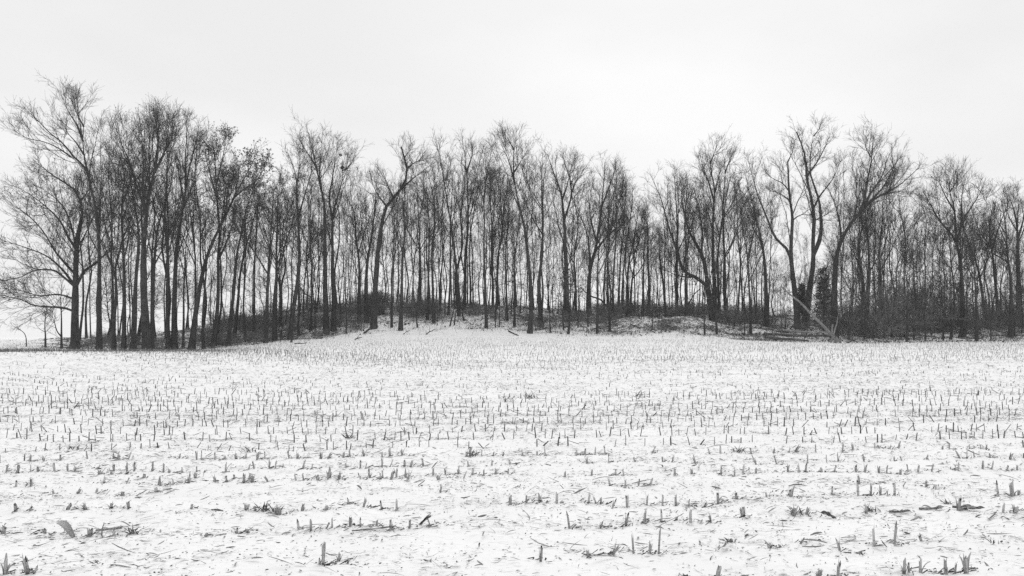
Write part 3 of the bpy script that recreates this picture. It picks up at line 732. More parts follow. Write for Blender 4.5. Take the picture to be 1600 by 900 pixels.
while px < 500:
    Y = random.uniform(57.5, 70); top = np.interp(px, SKYX, SKYY) + random.uniform(25, 90); x = (px - 800) * Y / F
    place_kind(random.choice(STOUT), px, Y, CAMH + (HORIZ - top) * Y / F - Gs(x, Y), 13, "thin trees filling the woodland strip")
    px += random.uniform(30, 60)
px = 1180.0
while px < 1630:                       # young growth at the denser end
    Y = random.uniform(54, 68)
    place_kind(random.choice(SMALL), px, Y, random.uniform(2.5, 4) if 1206 < px < 1302 else random.uniform(5.5, 9), 7, "young trees of the dense far end", True)
    px += random.uniform(9, 20) * (1.8 if px < 1320 else 1)
px = 165.0
while px < 1180:
    Y = random.uniform(58, 70)
    place_kind(random.choice(SMALL), px, Y, random.uniform(3.5, 7), 7, "young trees between the trunks", True)
    px += random.uniform(18, 46)

# the back of the wood: stems too many and too far in to tell apart
back = Geo(); BK = []
for i in range(7):
    mt, mc = kind_of_tree(10, random.uniform(.03, .06), random.uniform(-.07, .07), random.choice([1, 2, 3]), 800 + i, .4, .3, .4, .7)
    for m_ in (mt, mc):
        co = np.zeros(len(m_.vertices) * 3, np.float32); m_.vertices.foreach_get("co", co)
        qd = np.zeros(len(m_.loops), np.int32); m_.loops.foreach_get("vertex_index", qd)
        BK.append((co.reshape(-1, 3).astype(float), qd.reshape(-1, 4)))
        bpy.data.meshes.remove(m_)
px = 118.0
while px < 1650:
    Y = random.uniform(68, 82); x = (px - 800) * Y / F; z = Gs(x, Y)
    top = np.interp(px, SKYX, SKYY) + random.uniform(60, 210) + (110 if 1206 < px < 1302 else 0)
    sc = max(4.5, CAMH + (HORIZ - top) * Y / F - z) / 10; an = random.uniform(0, 6.283); ca, sa = math.cos(an), math.sin(an); i = random.randrange(7)
    for co, qd in BK[2 * i:2 * i + 2]:
        v = co * np.array([min(sc, 1.1), min(sc, 1.1), sc])
        back.add(np.stack([v[:, 0] * ca - v[:, 1] * sa + x, v[:, 0] * sa + v[:, 1] * ca + Y, v[:, 2] + z], 1), qd)
    px += random.uniform(2.5, 8) * np.interp(px, [118, 420, 500, 1290, 1330, 1650], [3.0, 2.6, 1, 1, 2.0, 2.2])
tag(obj("background_woods", back.mesh("background_woods", [M_TWIG])), "thin grey stems at the back of the wood, reading as one mass", "woods", kind="stuff")

# small trees standing apart on the left
make_tree([(3.2, [(71, 546), (71, 525), (70, 510), (71, 498), (71, 487)])], "little round-headed tree alone on the field edge", Y=57, dens=3.0, s0=.35, lscale=.62, low=0, name="young_tree", cat="tree")
make_tree([(3.4, [(96, 545), (96, 520), (96, 495), (95, 470), (97, 440)]), (2.5, [(95, 524), (88, 515), (84, 500), (78, 490)])], "slender young tree standing just beyond the little round-headed tree", Y=55.5, dens=1.3, s0=.35, lscale=.7, name="young_tree")
make_tree([(1.8, [(41, 541), (41, 530), (38, 521), (31, 515), (25, 512)])], "tiny bare sapling bent over like a hook", Y=58, dens=.25, s0=.8, lscale=.3, low=0, name="sapling")

# --- front saplings (thin, dark, rooted in the snow slope)
for (bx, by, tx, ty, w, lf) in [(455, 535, 459, 470, 3, 0), (541, 521, 540, 440, 2.5, 0), (467, 524, 467, 440, 3.2, 0), (652, 512, 653, 450, 2.4, 0), (703, 510, 716, 452, 2.2, 0), (710, 508, 724, 448, 2.2, 0), (725, 501, 718, 470, 3, 0), (774, 512, 775, 455, 1.8, 0), (780, 511, 781, 460, 1.6, 0),
                                (860, 520, 862, 450, 2.4, 60), (888, 522, 892, 430, 4, 500), (881, 516, 880, 440, 2, 100), (953, 518, 953, 430, 4.5, 350), (903, 512, 905, 455, 1.6, 100), (1019, 516, 1020, 470, 2.0, 40), (1101, 523, 1102, 440, 3, 80), (1120, 522, 1121, 420, 3.6, 60),
                                (1163, 524, 1164, 440, 1.8, 0), (1417, 534, 1420, 440, 4, 0), (1428, 531, 1430, 450, 2.4, 0), (1548, 533, 1549, 455, 2, 0), (1364, 532, 1366, 455, 2, 0), (1474, 532, 1471, 450, 2.2, 0)]:
    make_tree([(w, [(bx, by), (bx + (tx - bx) * .3 + random.uniform(-2, 2), by + (ty - by) * .35), (bx + (tx - bx) * .7 + random.uniform(-2, 2), by + (ty - by) * .7), (tx, ty)])],
              None, dens=1.0, s0=.4, lscale=.55, leaves=lf, lsize=.1, low=.3, name="sapling", group="saplings rooted in the snow slope")

# ------------------------------------------------------------------ labels for the trees that have none yet
SHORT = {117: "broad spreading tree", 155: "tall swept tree", 229: "thick fan topped trunk", 299: "leafy tipped leaner", 333: "leafy slim tree",
         510: "close twin trunks", 584: "crooked tree", 626: "lone straight tree", 717: "slim curving tree", 760: "lone lowest trunk",
         828: "feathery leaning tree", 886: "stout diverging tree", 921: "vase shaped tree", 1114: "arching oak", 1173: "thin forked tree",
         1246: "S-bent trunk", 1258: "twin topped tree", 1304: "leaning fan tree", 1505: "wide crowned end tree"}
SK = sorted(SHORT)
def landmark(px):
    c = [k for k in SK if k <= px]
    return SHORT[c[-1]] if c else None
cnt = {}
for t in sorted(ALLTREES, key=lambda t: t["px"]):
    if t["label"]: continue
    lm = landmark(t["px"]); o = t["o"]; base = o.name.split(".")[0]
    if t["main"] is not None:
        dx = t["main"][-1][0] - t["main"][0][0]
        lean = "upright" if abs(dx) < 14 else ("left-tilted" if dx < 0 else "right-tilted")
        size = "slim" if t["w"] < 6 else ("sturdy" if t["w"] < 9.5 else "stout")
        if base == "sapling":
            key = ("sapling", lm); look = "leafy %s sapling" % lean if t["px"] in (860, 888, 881, 953, 903, 1101) else "bare %s sapling" % lean
            noun = "sapling"
        else:
            key = ("front", lm); look = "%s %s bare trunk%s" % (size, lean, " with forked limbs" if t["forked"] else ""); noun = "front trunk"
    elif t.get("small"):
        key = ("young", lm); look = "twiggy young tree"; noun = "young tree"
    else:
        key = ("thin", lm); look = "thin bare tree further back"; noun = "thin tree"
    cnt[key] = cnt.get(key, 0) + 1
    o["label"] = "%s, %s %s past the %s" % (look, ordinal(cnt[key]).replace("-", " "), noun, lm)
for t in ALLTREES:
    if "px" in t["o"].keys(): del t["o"]["px"]

# ------------------------------------------------------------------ undergrowth, shrubs
def brush_geo(seed, stems=26, h=1.3, spread=.6, fine=1.0, r=.007):
    g = np.random.default_rng(seed)
    a = g.random(stems) * 6.283; rr = spread * .55 * np.sqrt(g.random(stems))
    b = np.stack([rr * np.cos(a), rr * np.sin(a), np.full(stems, -.05)], 1)
    d = unit(np.stack([np.cos(a) * .55, np.sin(a) * .55, 1.1 + 0 * a], 1) + g.normal(size=(stems, 3)) * .3)
    Ln = h * (.45 + .65 * g.random(stems))
    p = np.zeros((stems, 7, 3)); p[:, 0] = b
    for i in range(1, 7):
        d = unit(d + g.normal(size=(stems, 3)) * .14 + np.array([0, 0, .05]))
        p[:, i] = p[:, i - 1] + d * (Ln / 6)[:, None]
    rad = np.full((stems, 1), r) * np.linspace(1, .6, 7)[None]
    geo = Geo(); tubes(geo, p, rad, 3)
    p2, r2 = grow(p, rad, np.round(Ln * 6 * fine + 1), .15, 1, (25, 65), lambda s, pl, q: pl * (.55 - .3 * s) * (.5 + .8 * q), 5, (.0055, .008), .005, .06, .2, rngg=g)
    l2 = np.linalg.norm(np.diff(p2, axis=1), axis=2).sum(1)
    p3, r3 = grow(p2, r2, np.round(l2 * 6 * fine + 1), .1, 1, (25, 60), lambda s, pl, q: .1 + .25 * q, 3, (.005, .006), .0045, .05, .15, rngg=g)
    tubes(geo, p2, r2, 3); tubes(geo, p3, r3, 3)
    return geo
LOW = [brush_geo(500 + i, 22, 1.0, .9, .8) for i in range(5)]
ug = Geo()
def scatter(n, px0, px1, y0, y1, h0, h1, wfun=None):
    k = 0
    while k < n:
        px = random.uniform(px0, px1); Y = random.uniform(y0, y1)
        if wfun and random.random() > wfun(px, Y): continue
        k += 1
        x = (px - 800) * Y / F; z = Gs(x, Y)
        b = random.choice(LOW); s = random.uniform(h0, h1); an = random.uniform(0, 6.283)
        ca, sa = math.cos(an), math.sin(an)
        v = np.concatenate(b.v) * np.array([s * 1.1, s * 1.1, s])
        v = np.stack([v[:, 0] * ca - v[:, 1] * sa + x, v[:, 0] * sa + v[:, 1] * ca + Y, v[:, 2] + z], 1)
        off = np.cumsum([0] + [len(q) for q in b.v])[:-1]
        ug.add(v, np.concatenate(b.q))
edge_low = lambda px: np.interp(px, [130, 330, 400, 470, 560, 700], [55, 55, 55.5, 57.5, 60.5, 60.5])
scatter(26, 130, 340, 55, 66, .5, 1.1)
scatter(70, 330, 560, 54.5, 69, .5, 1.25, lambda px, Y: 1.0 if Y > edge_low(px) else .08)
scatter(46, 560, 705, 59.5, 69, .55, 1.2, lambda px, Y: 1.0 if (px < 690 and Y > 60.5) else .2)
scatter(26, 700, 940, 60, 70, .5, .95)
scatter(55, 925, 1200, 62, 71, .7, 1.3)
scatter(16, 830, 960, 57, 62, .5, .9)
scatter(28, 1185, 1640, 58.5, 70, .4, 1.4)
scatter(10, 1005, 1075, 55, 57, .25, .45)
tag(obj("undergrowth", ug.mesh("undergrowth", [M_SHRUB])), "dark bare undergrowth massed between the trunks on the knoll", "undergrowth", kind="stuff")

TALL = [brush_geo(600 + i, 20, 2.6, 1.2, .8, .011).mesh("bare_shrub", [M_SHRUB]) for i in range(6)]
shr = []
def shrub(px, Y, s):
    x = (px - 800) * Y / F
    o = obj("bare_shrub", random.choice(TALL), None, (x, Y, Gs(x, Y)))
    o.rotation_euler = (0, 0, random.uniform(0, 6.28)); k = s * random.uniform(.9, 1.15); o.scale = (k, k, s)
    tag(o, None, "shrub", "bare shrubs of the thicket"); shr.append((px, o))
q = 1322.0
while q < 1625:
    shrub(q, random.uniform(57, 68), random.choice([.4, .7, .9, 1.2, 1.6, 2.1]) * random.uniform(.85, 1.15)); q += random.uniform(6.5, 13.0)
for q in (1190, 1205, 1222, 1285, 1296, 1316, 690, 672, 645, 664, 584, 520, 1150, 1165, 1135, 1092, 935, 962):
    shrub(q, random.uniform(59.5, 63), random.uniform(.45, .75))
cnt = {}
for px, o in sorted(shr, key=lambda t: t[0]):
    lm = landmark(px); cnt[lm] = cnt.get(lm, 0) + 1
    o["label"] = "tangled bare shrub, %s shrub past the %s" % (ordinal(cnt[lm]), lm)

# ------------------------------------------------------------------ the dark cedar behind the S-bent trunk
def cedar(px, Y, h, wd, seed, label):
    g = np.random.default_rng(seed)
    x = (px - 800) * Y / F; root = empty("cedar_tree", (x, Y, Gs(x, Y)))
    geo = Geo(); p = np.stack([np.zeros(12), np.zeros(12), np.linspace(-.2, h, 12)], 1)[None]
    r = np.linspace(.09, .012, 12)[None]; tubes(geo, p, r, 7)
    tr = obj("trunk", geo.mesh("trunk", [M_BARK]), root)
    c = Geo()
    p1, r1 = grow(p, r, np.array([190]), .08, .99, (50, 88), lambda s, pl, q: wd * (1.08 - s)**.8 * (.4 + .7 * q), 7, (.006, .018), .005, .03, .14, rngg=g)
    l1 = np.linalg.norm(np.diff(p1, axis=1), axis=2).sum(1)
    p2, r2 = grow(p1, r1, np.round(l1 * 9 + 2), .25, 1, (25, 60), lambda s, pl, q: .15 + .3 * q, 4, (.005, .006), .004, .02, .15, rngg=g)
    tubes(c, p1, r1, 4, 0); tubes(c, p2, r2, 3, 0)
    leaves_geo(c, p2, len(p2) * 15, .06, g, (.03, .03), 1, .25)
    cr = obj("crown", c.mesh("crown", [M_TWIG, M_NEEDLE]), root)
    tag(root, label, "tree")
cedar(1287, 67, 4.3, 1.05, 71, "dark bushy cedar half hidden behind the twin-topped tree")
cedar(1253, 70, 2.8, .75, 72, "narrower dark cedar seen between the S-bent and twin-topped trunks")

# ------------------------------------------------------------------ the pale snag, logs and fallen branches
def wood(name, spec, Y, label, cat, mat, slope=0, sides=8, twigs=0, lift=0, child=None, seed=1):
    """spec: [(w0,w1,[(px,py)..])]; the first is the thing's own mesh, the others are parts"""
    g = np.random.default_rng(seed)
    allp = []
    for w0, w1, pts in spec:
        p = resample(np.asarray(pts, float), 14)
        s = np.linspace(0, 1, 14); ln = np.concatenate([[0], np.cumsum(np.linalg.norm(np.diff(p, axis=0), axis=1))]) * Y / F
        YY = Y + slope * ln
        q = np.stack([(p[:, 0] - 800) * YY / F, YY, CAMH + (HORIZ - p[:, 1]) * YY / F + lift], 1)
        q[1:-1] += g.normal(size=(12, 3)) * .012
        allp.append((q, (w0 + (w1 - w0) * s) * Y / F / 2))
    org = allp[0][0][0].copy(); o = None
    for k, (q, r) in enumerate(allp):
        geo = Geo(); tubes(geo, (q - org)[None], r[None], sides, cap=True)
        if twigs:
            p1, r1 = grow((q - org)[None], r[None], np.array([twigs]), .3, 1, (25, 60), lambda s, pl, z: pl * .35 * (.4 + z), 6, (.006, .02), .005, 0, .15, rngg=g)
            tubes(geo, p1, r1, 4)
        if k == 0: o = obj(name, geo.mesh(name, [mat]), None, org)
        else: obj(child[k - 1], geo.mesh(child[k - 1], [mat]), o)
    return tag(o, label, cat)
Ys = on_field(1307, 536, 48, 60)
wood("leaning_snag", [(5.6, 1.8, [(1309, 535), (1302, 526), (1293, 516), (1280, 503), (1262, 485), (1249, 471), (1236, 462), (1220, 447)]),
                      (2.8, 1.2, [(1302, 524), (1305, 513), (1308, 503), (1309, 494)]), (2.8, 2.4, [(1300, 523), (1300, 514), (1301, 507)]),
                      (5, 1.2, [(1305, 527), (1312, 534), (1318, 540)]), (4.5, 1.2, [(1303, 524), (1299, 533), (1297, 540)]), (4.5, 1.6, [(1305, 528), (1304, 536), (1302, 541)])],
     Ys, "pale barkless dead trunk leaning left over the log pile, its roots flared", "dead tree", M_PALE, .12, 9, 0, 0, ["side_stem", "stub", "root", "root", "root"])
wood("fallen_log", [(3.6, 2.6, [(1222, 516), (1245, 518), (1268, 519), (1292, 519)])], Ys + 2, "snow topped grey log lying highest in the pile behind the snag", "log", M_PALE, .05)
wood("fallen_log", [(4.5, 3.0, [(1194, 522), (1225, 523), (1260, 525), (1290, 524)])], Ys + 1, "long dark log lying across the middle of the pile behind the snag", "log", M_BARK2, .02)
wood("fallen_log", [(4.0, 2.5, [(1196, 527), (1220, 529), (1240, 530), (1264, 533)])], Ys + .4, "short dark log lowest in the pile, nearest the corn stubble", "log", M_BARK2, .0)
wood("fallen_branch", [(2.6, 1.2, [(1322, 537), (1330, 533), (1337, 531)])], Ys, "short dark broken branch on snow at the foot of the snag", "branch", M_BARK, 0, 6, 2)
for k, (sp, lb, tw) in enumerate([([(4.5, 2.0, [(565, 527), (571, 520), (578, 515)])], "thick forked branch end jutting from the snow below the brush", 4),
                                  ([(2.0, .8, [(552, 534), (558, 530), (566, 528)])], "thin twiggy branch lying just below the thick forked branch end", 3),
                                  ([(2.0, 1.0, [(659, 530), (668, 522), (679, 516)])], "slim fallen branch slanting up the open snow slope", 2),
                                  ([(1.2, .8, [(624, 529), (632, 522), (640, 517)])], "faint thin branch in the snow under the straight lone tree", 1),
                                  ([(2.4, 1.4, [(794, 518), (808, 525), (828, 530)])], "dark curved branch lying at the foot of the snowy slope", 3),
                                  ([(1.6, 1.0, [(460, 538), (470, 538), (480, 537)])], "short flat stick on the snow at the brush edge", 0),
                                  ([(1.8, 1.0, [(985, 508), (1000, 513), (1012, 516)])], "stick lying across the face of the first leafy mound", 2),
                                  ([(1.8, 1.0, [(1040, 509), (1055, 514), (1066, 516)])], "stick lying across the face of the second leafy mound", 2)]):
    bx, by = sp[0][2][-1]
    Yb = on_field(sum(p[0] for p in sp[0][2]) / 3, sum(p[1] for p in sp[0][2]) / 3, 48, 66)
    wood("fallen_branch", sp, Yb, lb, "branch", M_BARK, 0, 6, tw, .05, seed=20 + k)
wood("fallen_log", [(1.6, 3.4, [(908, 450), (922, 462), (938, 468), (950, 480), (960, 484)])], 63, "dark broken limb propped aslant between trunks on the ridge", "log", M_BARK, .1, 7)
wood("fallen_log", [(3.6, 2.4, [(932, 489), (945, 494), (960, 499)])], 60, "dark short log lying behind the leafy sapling near the first mound", "log", M_BARK, .0, 7)
wood("fallen_log", [(1.4, 2.8, [(1093, 452), (1084, 461), (1076, 474), (1064, 486)])], 64, "dead limb leaning down from the arching-limb oak to the ground", "log", M_BARK, .0, 7)
wood("fallen_log", [(1.2, 2.4, [(468, 447), (478, 460), (484, 463), (496, 478)])], 62, "thin dead limb slanting in front of the close twin trunks", "log", M_BARK, .0, 7)

def nest(px, py, Y, s, label):
    g = np.random.default_rng(int(px)); geo = Geo()
    n = 260; c = W(px, py, Y); d = unit(g.normal(size=(n, 3))); t = unit(np.cross(d, g.normal(size=(n, 3))))
    ctr = d * s * (.35 + .6 * g.random((n, 1))) * np.array([1, 1, .7])
    L_ = (s * (.5 + .7 * g.random(n)))[:, None, None]; u = np.linspace(-.5, .5, 4)[None, :, None]
    p = ctr[:, None] + t[:, None] * u * L_ - d[:, None] * (u**2) * L_ * .6
    tubes(geo, p, np.full((n, 4), .008), 3)
    tag(obj("bird_nest", geo.mesh("bird_nest", [M_SHRUB]), None, c), label, "nest", "nests high in the twin trunks")
YN = next(t["Y"] for t in ALLTREES if t["px"] == 521)
nest(535, 262, YN, .17, "larger round twig nest, lower on the darker twin trunk")
nest(532, 242, YN, .13, "smaller twig nest just above the larger one")

# ------------------------------------------------------------------ dead leaves and sticks on the floor of the wood
g = np.random.default_rng(5)
n = 85000
px = g.uniform(60, 1680, n); Yl = g.uniform(51, 73, n); x = (px - 800) * Yl / F
keep = g.random(n) < wood_mask(x, Yl) ** 1.3 * (.35 + .65 * (vnoise(x / .9, Yl / .9, 31) > .45))
x, Yl = x[keep], Yl[keep]; n = len(x); z = G(x, Yl)
a = g.random(n) * 6.283; d = np.stack([np.cos(a), np.sin(a), g.normal(size=n) * .35], 1); w = unit(np.cross(d, np.array([0, 0, 1.]) + g.normal(size=(n, 3)) * .5))
L_ = (.05 + .13 * g.random(n) ** 2)[:, None]; B = L_ * (.2 + .3 * g.random((n, 1)))
c = np.stack([x, Yl, z + .03 + .05 * g.random(n)], 1)
v = np.stack([c - d * L_ * .5, c + w * B, c + d * L_ * .5 + np.array([0, 0, .02]), c - w * B], 1)
gl = Geo(); gl.add(v.reshape(-1, 3), np.arange(4 * n).reshape(n, 4), None, 0, np.repeat(.04 + .1 * g.random(n), 4))
ns = 2600; k = g.integers(0, n, ns); a = g.random(ns) * 6.283
p = c[k][:, None] + np.stack([np.cos(a), np.sin(a), .15 * g.normal(size=ns)], 1)[:, None] * (np.linspace(0, 1, 4)[None, :, None]) * (.2 + .7 * g.random(ns))[:, None, None]
tubes(gl, p, np.full((ns, 4), .008), 3, 0, .05)
# weeds standing through the snow
nw = 7000; pxw = g.uniform(330, 1640, nw); Yw = g.uniform(51.5, 66, nw); xw = (pxw - 800) * Yw / F
kw = g.random(nw) < wood_mask(xw, Yw) * .7 + .03; xw, Yw = xw[kw], Yw[kw]; nw = len(xw)
dw = unit(np.stack([g.normal(size=nw) * .3, g.normal(size=nw) * .3, np.ones(nw)], 1))
pw = np.stack([xw, Yw, G(xw, Yw) - .03], 1)[:, None] + dw[:, None] * np.linspace(0, 1, 4)[None, :, None] * (.15 + .5 * g.random(nw) ** 1.5)[:, None, None]
tubes(gl, pw, np.full((nw, 4), .006), 3, 0, .06)
ng = 5200; pg = g.uniform(62, 1640, ng); eg = np.interp(pg, [0, 100, 320, 420, 520, 600, 720, 830, 1000, 1180, 1300, 1600], [56, 53.5, 53, 52.5, 53.5, 55.5, 56, 54, 53, 51.5, 51.5, 51.5]) + g.normal(size=ng) * .8 + .4
xg = (pg - 800) * eg / F; kg = g.random(ng) < vnoise(xg / 1.4, eg / .8, 71)**1.5 * np.interp(pg, [62, 330, 480, 560, 950, 1100, 1640], [1, 1, .7, .25, .3, .7, .9]); xg, eg = xg[kg], eg[kg]; ng = len(xg)
dg_ = unit(np.stack([g.normal(size=ng) * .35, g.normal(size=ng) * .35, np.ones(ng)], 1)); tt = np.linspace(0, 1, 4)[None, :, None]
pg_ = np.stack([xg, eg, G(xg, eg) - .03], 1)[:, None] + dg_[:, None] * tt * (.12 + .4 * g.random(ng)**1.6)[:, None, None]
tubes(gl, pg_, np.full((ng, 1), .0065) * np.linspace(1, .5, 4)[None], 3, 0, .1 + .14 * g.random(ng))
tag(obj("leaf_litter", gl.mesh("leaf_litter", [M_LEAF])), "dead leaves, sticks and weeds over the snowy woodland floor", "leaf litter", kind="stuff")

# ------------------------------------------------------------------ corn stubble
def blade(geo, base, d, L_, wd, curl, twist, g, tone, n=6, sink=False):
    """one dry husk or leaf blade"""
    d = unit(np.asarray(d, float)); side = unit(np.cross(d, [0, 0, 1.]) + 1e-6)
    up = np.cross(side, d); s = np.linspace(0, 1, n)
    ctr = np.asarray(base)[None] + d[None] * (s * L_)[:, None] + up[None] * (curl * L_ * (s - s**2) * 2)[:, None]
    an = twist * s + g.normal() * .3
    sd = side[None] * np.cos(an)[:, None] + up[None] * np.sin(an)[:, None]
    pw = wd * (.35 + .65 * np.sin(np.pi * np.clip(s * .85 + .1, 0, 1))) * (1 - .6 * s**3)
    nrm = np.cross(sd, d[None])
    v = np.stack([ctr - sd * pw[:, None] * .5, ctr + nrm * wd * .16, ctr + sd * pw[:, None] * .5], 1).reshape(-1, 3)
    i = np.arange(n - 1)[:, None] * 3
    q = np.concatenate([i + np.array([[0, 1, 4, 3]]), i + np.array([[1, 2, 5, 4]])])
    geo.add(v, q, None, 0, tone)

def stub_meshes(seed, sheath):
    """a cut corn stalk, 1 unit high, 0.1 wide per unit of x/y scale: stalk + torn sheath"""
    g = np.random.default_rng(seed)
    geo = Geo(); ns, zs = 10, np.array([-.45, 0, .12, .30, .33, .37, .62, .8, .93])
    rr = np.array([1.1, 1.08, 1.0, .97, 1.14, .98, .94, .93, .92]) * (1 + g.normal(size=9) * .03)
    a = np.arange(ns) * 2 * np.pi / ns
    el = 1 + .12 * np.cos(2 * a + g.random() * 6)
    cut = .12 * np.cos(a + g.random() * 6) + g.normal(size=ns) * .07 - .3 * (g.random(ns) < .16)
    bend = g.normal(size=2) * .12
    v = []
    for k, z in enumerate(zs):
        zz = np.full(ns, z) + (cut if k == 8 else 0)
        v.append(np.stack([el * rr[k] * np.cos(a) + bend[0] * z * 4, el * rr[k] * np.sin(a) + bend[1] * z * 4, zz], 1))
    v.append(np.stack([el * .6 * np.cos(a) + bend[0] * 3.6, el * .6 * np.sin(a) + bend[1] * 3.6, np.full(ns, .80)], 1))
    i = np.arange(10 * ns).reshape(10, ns); nx = np.roll(i, -1, 1)
    q = np.stack([i[:-1], nx[:-1], nx[1:], i[1:]], -1).reshape(-1, 4)
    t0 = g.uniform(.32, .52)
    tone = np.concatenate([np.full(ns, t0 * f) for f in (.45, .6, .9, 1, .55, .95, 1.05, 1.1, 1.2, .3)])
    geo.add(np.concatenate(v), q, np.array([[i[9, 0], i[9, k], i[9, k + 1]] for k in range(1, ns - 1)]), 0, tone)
    sh = Geo()
    if sheath:
        for k in range(g.integers(3, 7)):
            an = g.random() * 6.283; out_ = g.uniform(.05, .9) if g.random() < .7 else g.uniform(1, 2.5)
            nseg = 6; s = np.linspace(0, 1, nseg); Lz = g.uniform(.45, 1.3)
            rad = 1.18 + out_ * s**2 * 2.2; zz = .02 + s * Lz - out_ * .12 * s**3
            hw = g.uniform(.25, .8) * (1 - .75 * s**2)
            vv = []
            for e in (-1, 0, 1):
                aa = an + e * hw / np.maximum(rad * .6, .6)
                vv.append(np.stack([rad * np.cos(aa), rad * np.sin(aa), zz + abs(e) * g.normal() * .02], 1))
            vv = np.stack(vv, 1).reshape(-1, 3); ii = np.arange(nseg - 1)[:, None] * 3
            sh.add(vv, np.concatenate([ii + np.array([[0, 1, 4, 3]]), ii + np.array([[1, 2, 5, 4]])]), None, 0, g.uniform(.28, .55) * np.repeat(np.linspace(.7, 1.1, nseg), 3))
    return geo.mesh("corn_stub", [M_CORN]), (sh.mesh("husk_sheath", [M_CORN]) if sheath else None)
BARE = [stub_meshes(700 + i, False) for i in range(8)]
SHEATH = [stub_meshes(720 + i, True) for i in range(12)]
ROWA = .088                                  # the rows run slightly off square to the view
STUBS = []
def stub(px, py, hpx, wpx=None, lean=0.0, sheath=None):
    Y = on_field(px, py, 4.2, 16)
    STUBS.append(dict(x=(px - 800) * Y / F, Y=Y, h=hpx * Y / F * 1.05, w=(wpx or random.uniform(3.4, 4.6) * 7 / Y) * Y / F, lean=lean, sheath=random.random() < .7 if sheath is None else sheath))
# read from the photograph, nearest rows: (px, base py, height px, width px, lean)
for a in [(5, 837, 11, 7), (70, 834, 8, 5), (140, 839, 13, 8, .1), (110, 832, 7, 6), (178, 838, 10, 5), (370, 833, 10, 4), (388, 833, 8, 6, -.3), (320, 836, 7, 4, .4), (25, 798, 12, 6), (106, 797, 11, 6), (133, 797, 10, 4), (173, 795, 9, 5), (201, 795, 11, 5), (47, 798, 8, 4, -.4),
          (385, 795, 9, 6), (399, 797, 8, 4), (298, 792, 8, 3, .3), (122, 770, 8, 5), (84, 769, 6, 4), (245, 769, 8, 6, -.2), (150, 768, 7, 4, -.4), (190, 771, 7, 5, -.4), (225, 747, 7, 5), (157, 743, 6, 6, .2), (174, 742, 6, 5), (198, 741, 5, 5), (390, 747, 8, 4), (305, 744, 8, 4), (366, 745, 7, 4, .2),
          (8, 900, 24, 7, -.05, True), (43, 900, 26, 6, .05, True), (52, 900, 16, 3, .5), (505, 886, 32, 5, 0, True), (499, 886, 12, 4, .3), (529, 879, 13, 5, -.2), (542, 884, 9, 4, .5),
          (467, 828, 15, 5, .05), (486, 831, 18, 4, 0), (519, 826, 15, 3), (547, 823, 14, 4), (563, 823, 13, 3), (588, 820, 10, 4), (611, 827, 17, 5), (640, 826, 14, 4), (673, 826, 14, 3, .3), (472, 796, 13, 5, .1), (545, 788, 10, 4), (568, 793, 14, 3, -.25), (597, 793, 15, 4, -.2), (620, 793, 17, 4, -.05), (797, 790, 15, 5, -.1),
          (510, 796, 8, 6), (436, 803, 12, 8, -.1, True), (688, 770, 12, 3, .1), (514, 748, 13, 5, -.1), (578, 747, 14, 4, .12), (598, 747, 13, 3, .05), (619, 746, 14, 3), (634, 747, 12, 3), (677, 743, 11, 4), (696, 743, 10, 3), (716, 743, 10, 3), (738, 744, 11, 5), (756, 744, 10, 3), (774, 742, 9, 4), (794, 741, 8, 3),
          (890, 823, 25, 4, 0, False), (978, 819, 22, 4, .03), (1007, 818, 20, 4), (1034, 816, 18, 4, -.03), (1058, 812, 7, 3), (1079, 815, 20, 5, 0), (1111, 818, 14, 3, -.2), (1161, 811, 16, 7, 0, True), (938, 822, 13, 3, -.5), (822, 790, 13, 4, -.1), (843, 788, 13, 5, -.15), (870, 789, 17, 5, -.1), (919, 788, 16, 4), (939, 786, 11, 4), (932, 786, 13, 3, -.4),
          (957, 789, 14, 3, -.3), (980, 788, 17, 4), (1011, 786, 16, 3), (1035, 786, 17, 4), (1056, 786, 17, 4), (1076, 786, 11, 4), (1101, 787, 9, 4, .2), (1122, 783, 15, 4), (1151, 781, 10, 4), (1198, 779, 8, 4), (845, 877, 26, 5, -.25, True), (990, 866, 29, 4, -.1), (1015, 864, 18, 5), (1029, 865, 40, 2, 0, False), (956, 868, 20, 4, -.5), (1120, 903, 24, 7, -.2, True), (1068, 900, 6, 5), (921, 868, 12, 4, -.5, True),
          (953, 762, 13, 4, -.2), (977, 761, 10, 4, -.05), (998, 760, 11, 3), (1015, 761, 13, 4, -.25), (1300, 774, 10, 3), (1341, 780, 21, 4, -.05), (1361, 779, 19, 3), (1376, 776, 14, 3), (1398, 776, 20, 4, -.05), (1343, 757, 14, 3, -.3), (1560, 773, 21, 4, .02), (1582, 774, 22, 7, .05, True), (1592, 773, 9, 4), (1236, 779, 14, 6, -.4, True), (1448, 762, 9, 3, -.4), (1462, 766, 7, 3, -.2),
          (1353, 803, 15, 5, 0, True), (1498, 799, 20, 6, .02, True), (1567, 799, 14, 4), (1586, 800, 10, 6, -.1, True), (1240, 805, 14, 6, -.4, True), (1260, 803, 12, 5, .05, True), (1366, 855, 30, 5, .02, False), (1397, 853, 32, 4, -.1, True), (1440, 848, 12, 4, -.5), (1312, 860, 18, 4, -.3), (1250, 850, 15, 2, -.7), (1203, 859, 10, 6, -.6), (1308, 903, 26, 4, -.2), (1280, 901, 14, 6, 0, True),
          (1412, 901, 20, 6, -.02, True), (1438, 901, 20, 5, .03, True), (1421, 900, 16, 3, .1), (1478, 902, 25, 6, 0, True), (1492, 901, 16, 3, -.2), (1510, 901, 28, 7, .03, True), (1505, 897, 25, 3, -.3)]:
    stub(*a)
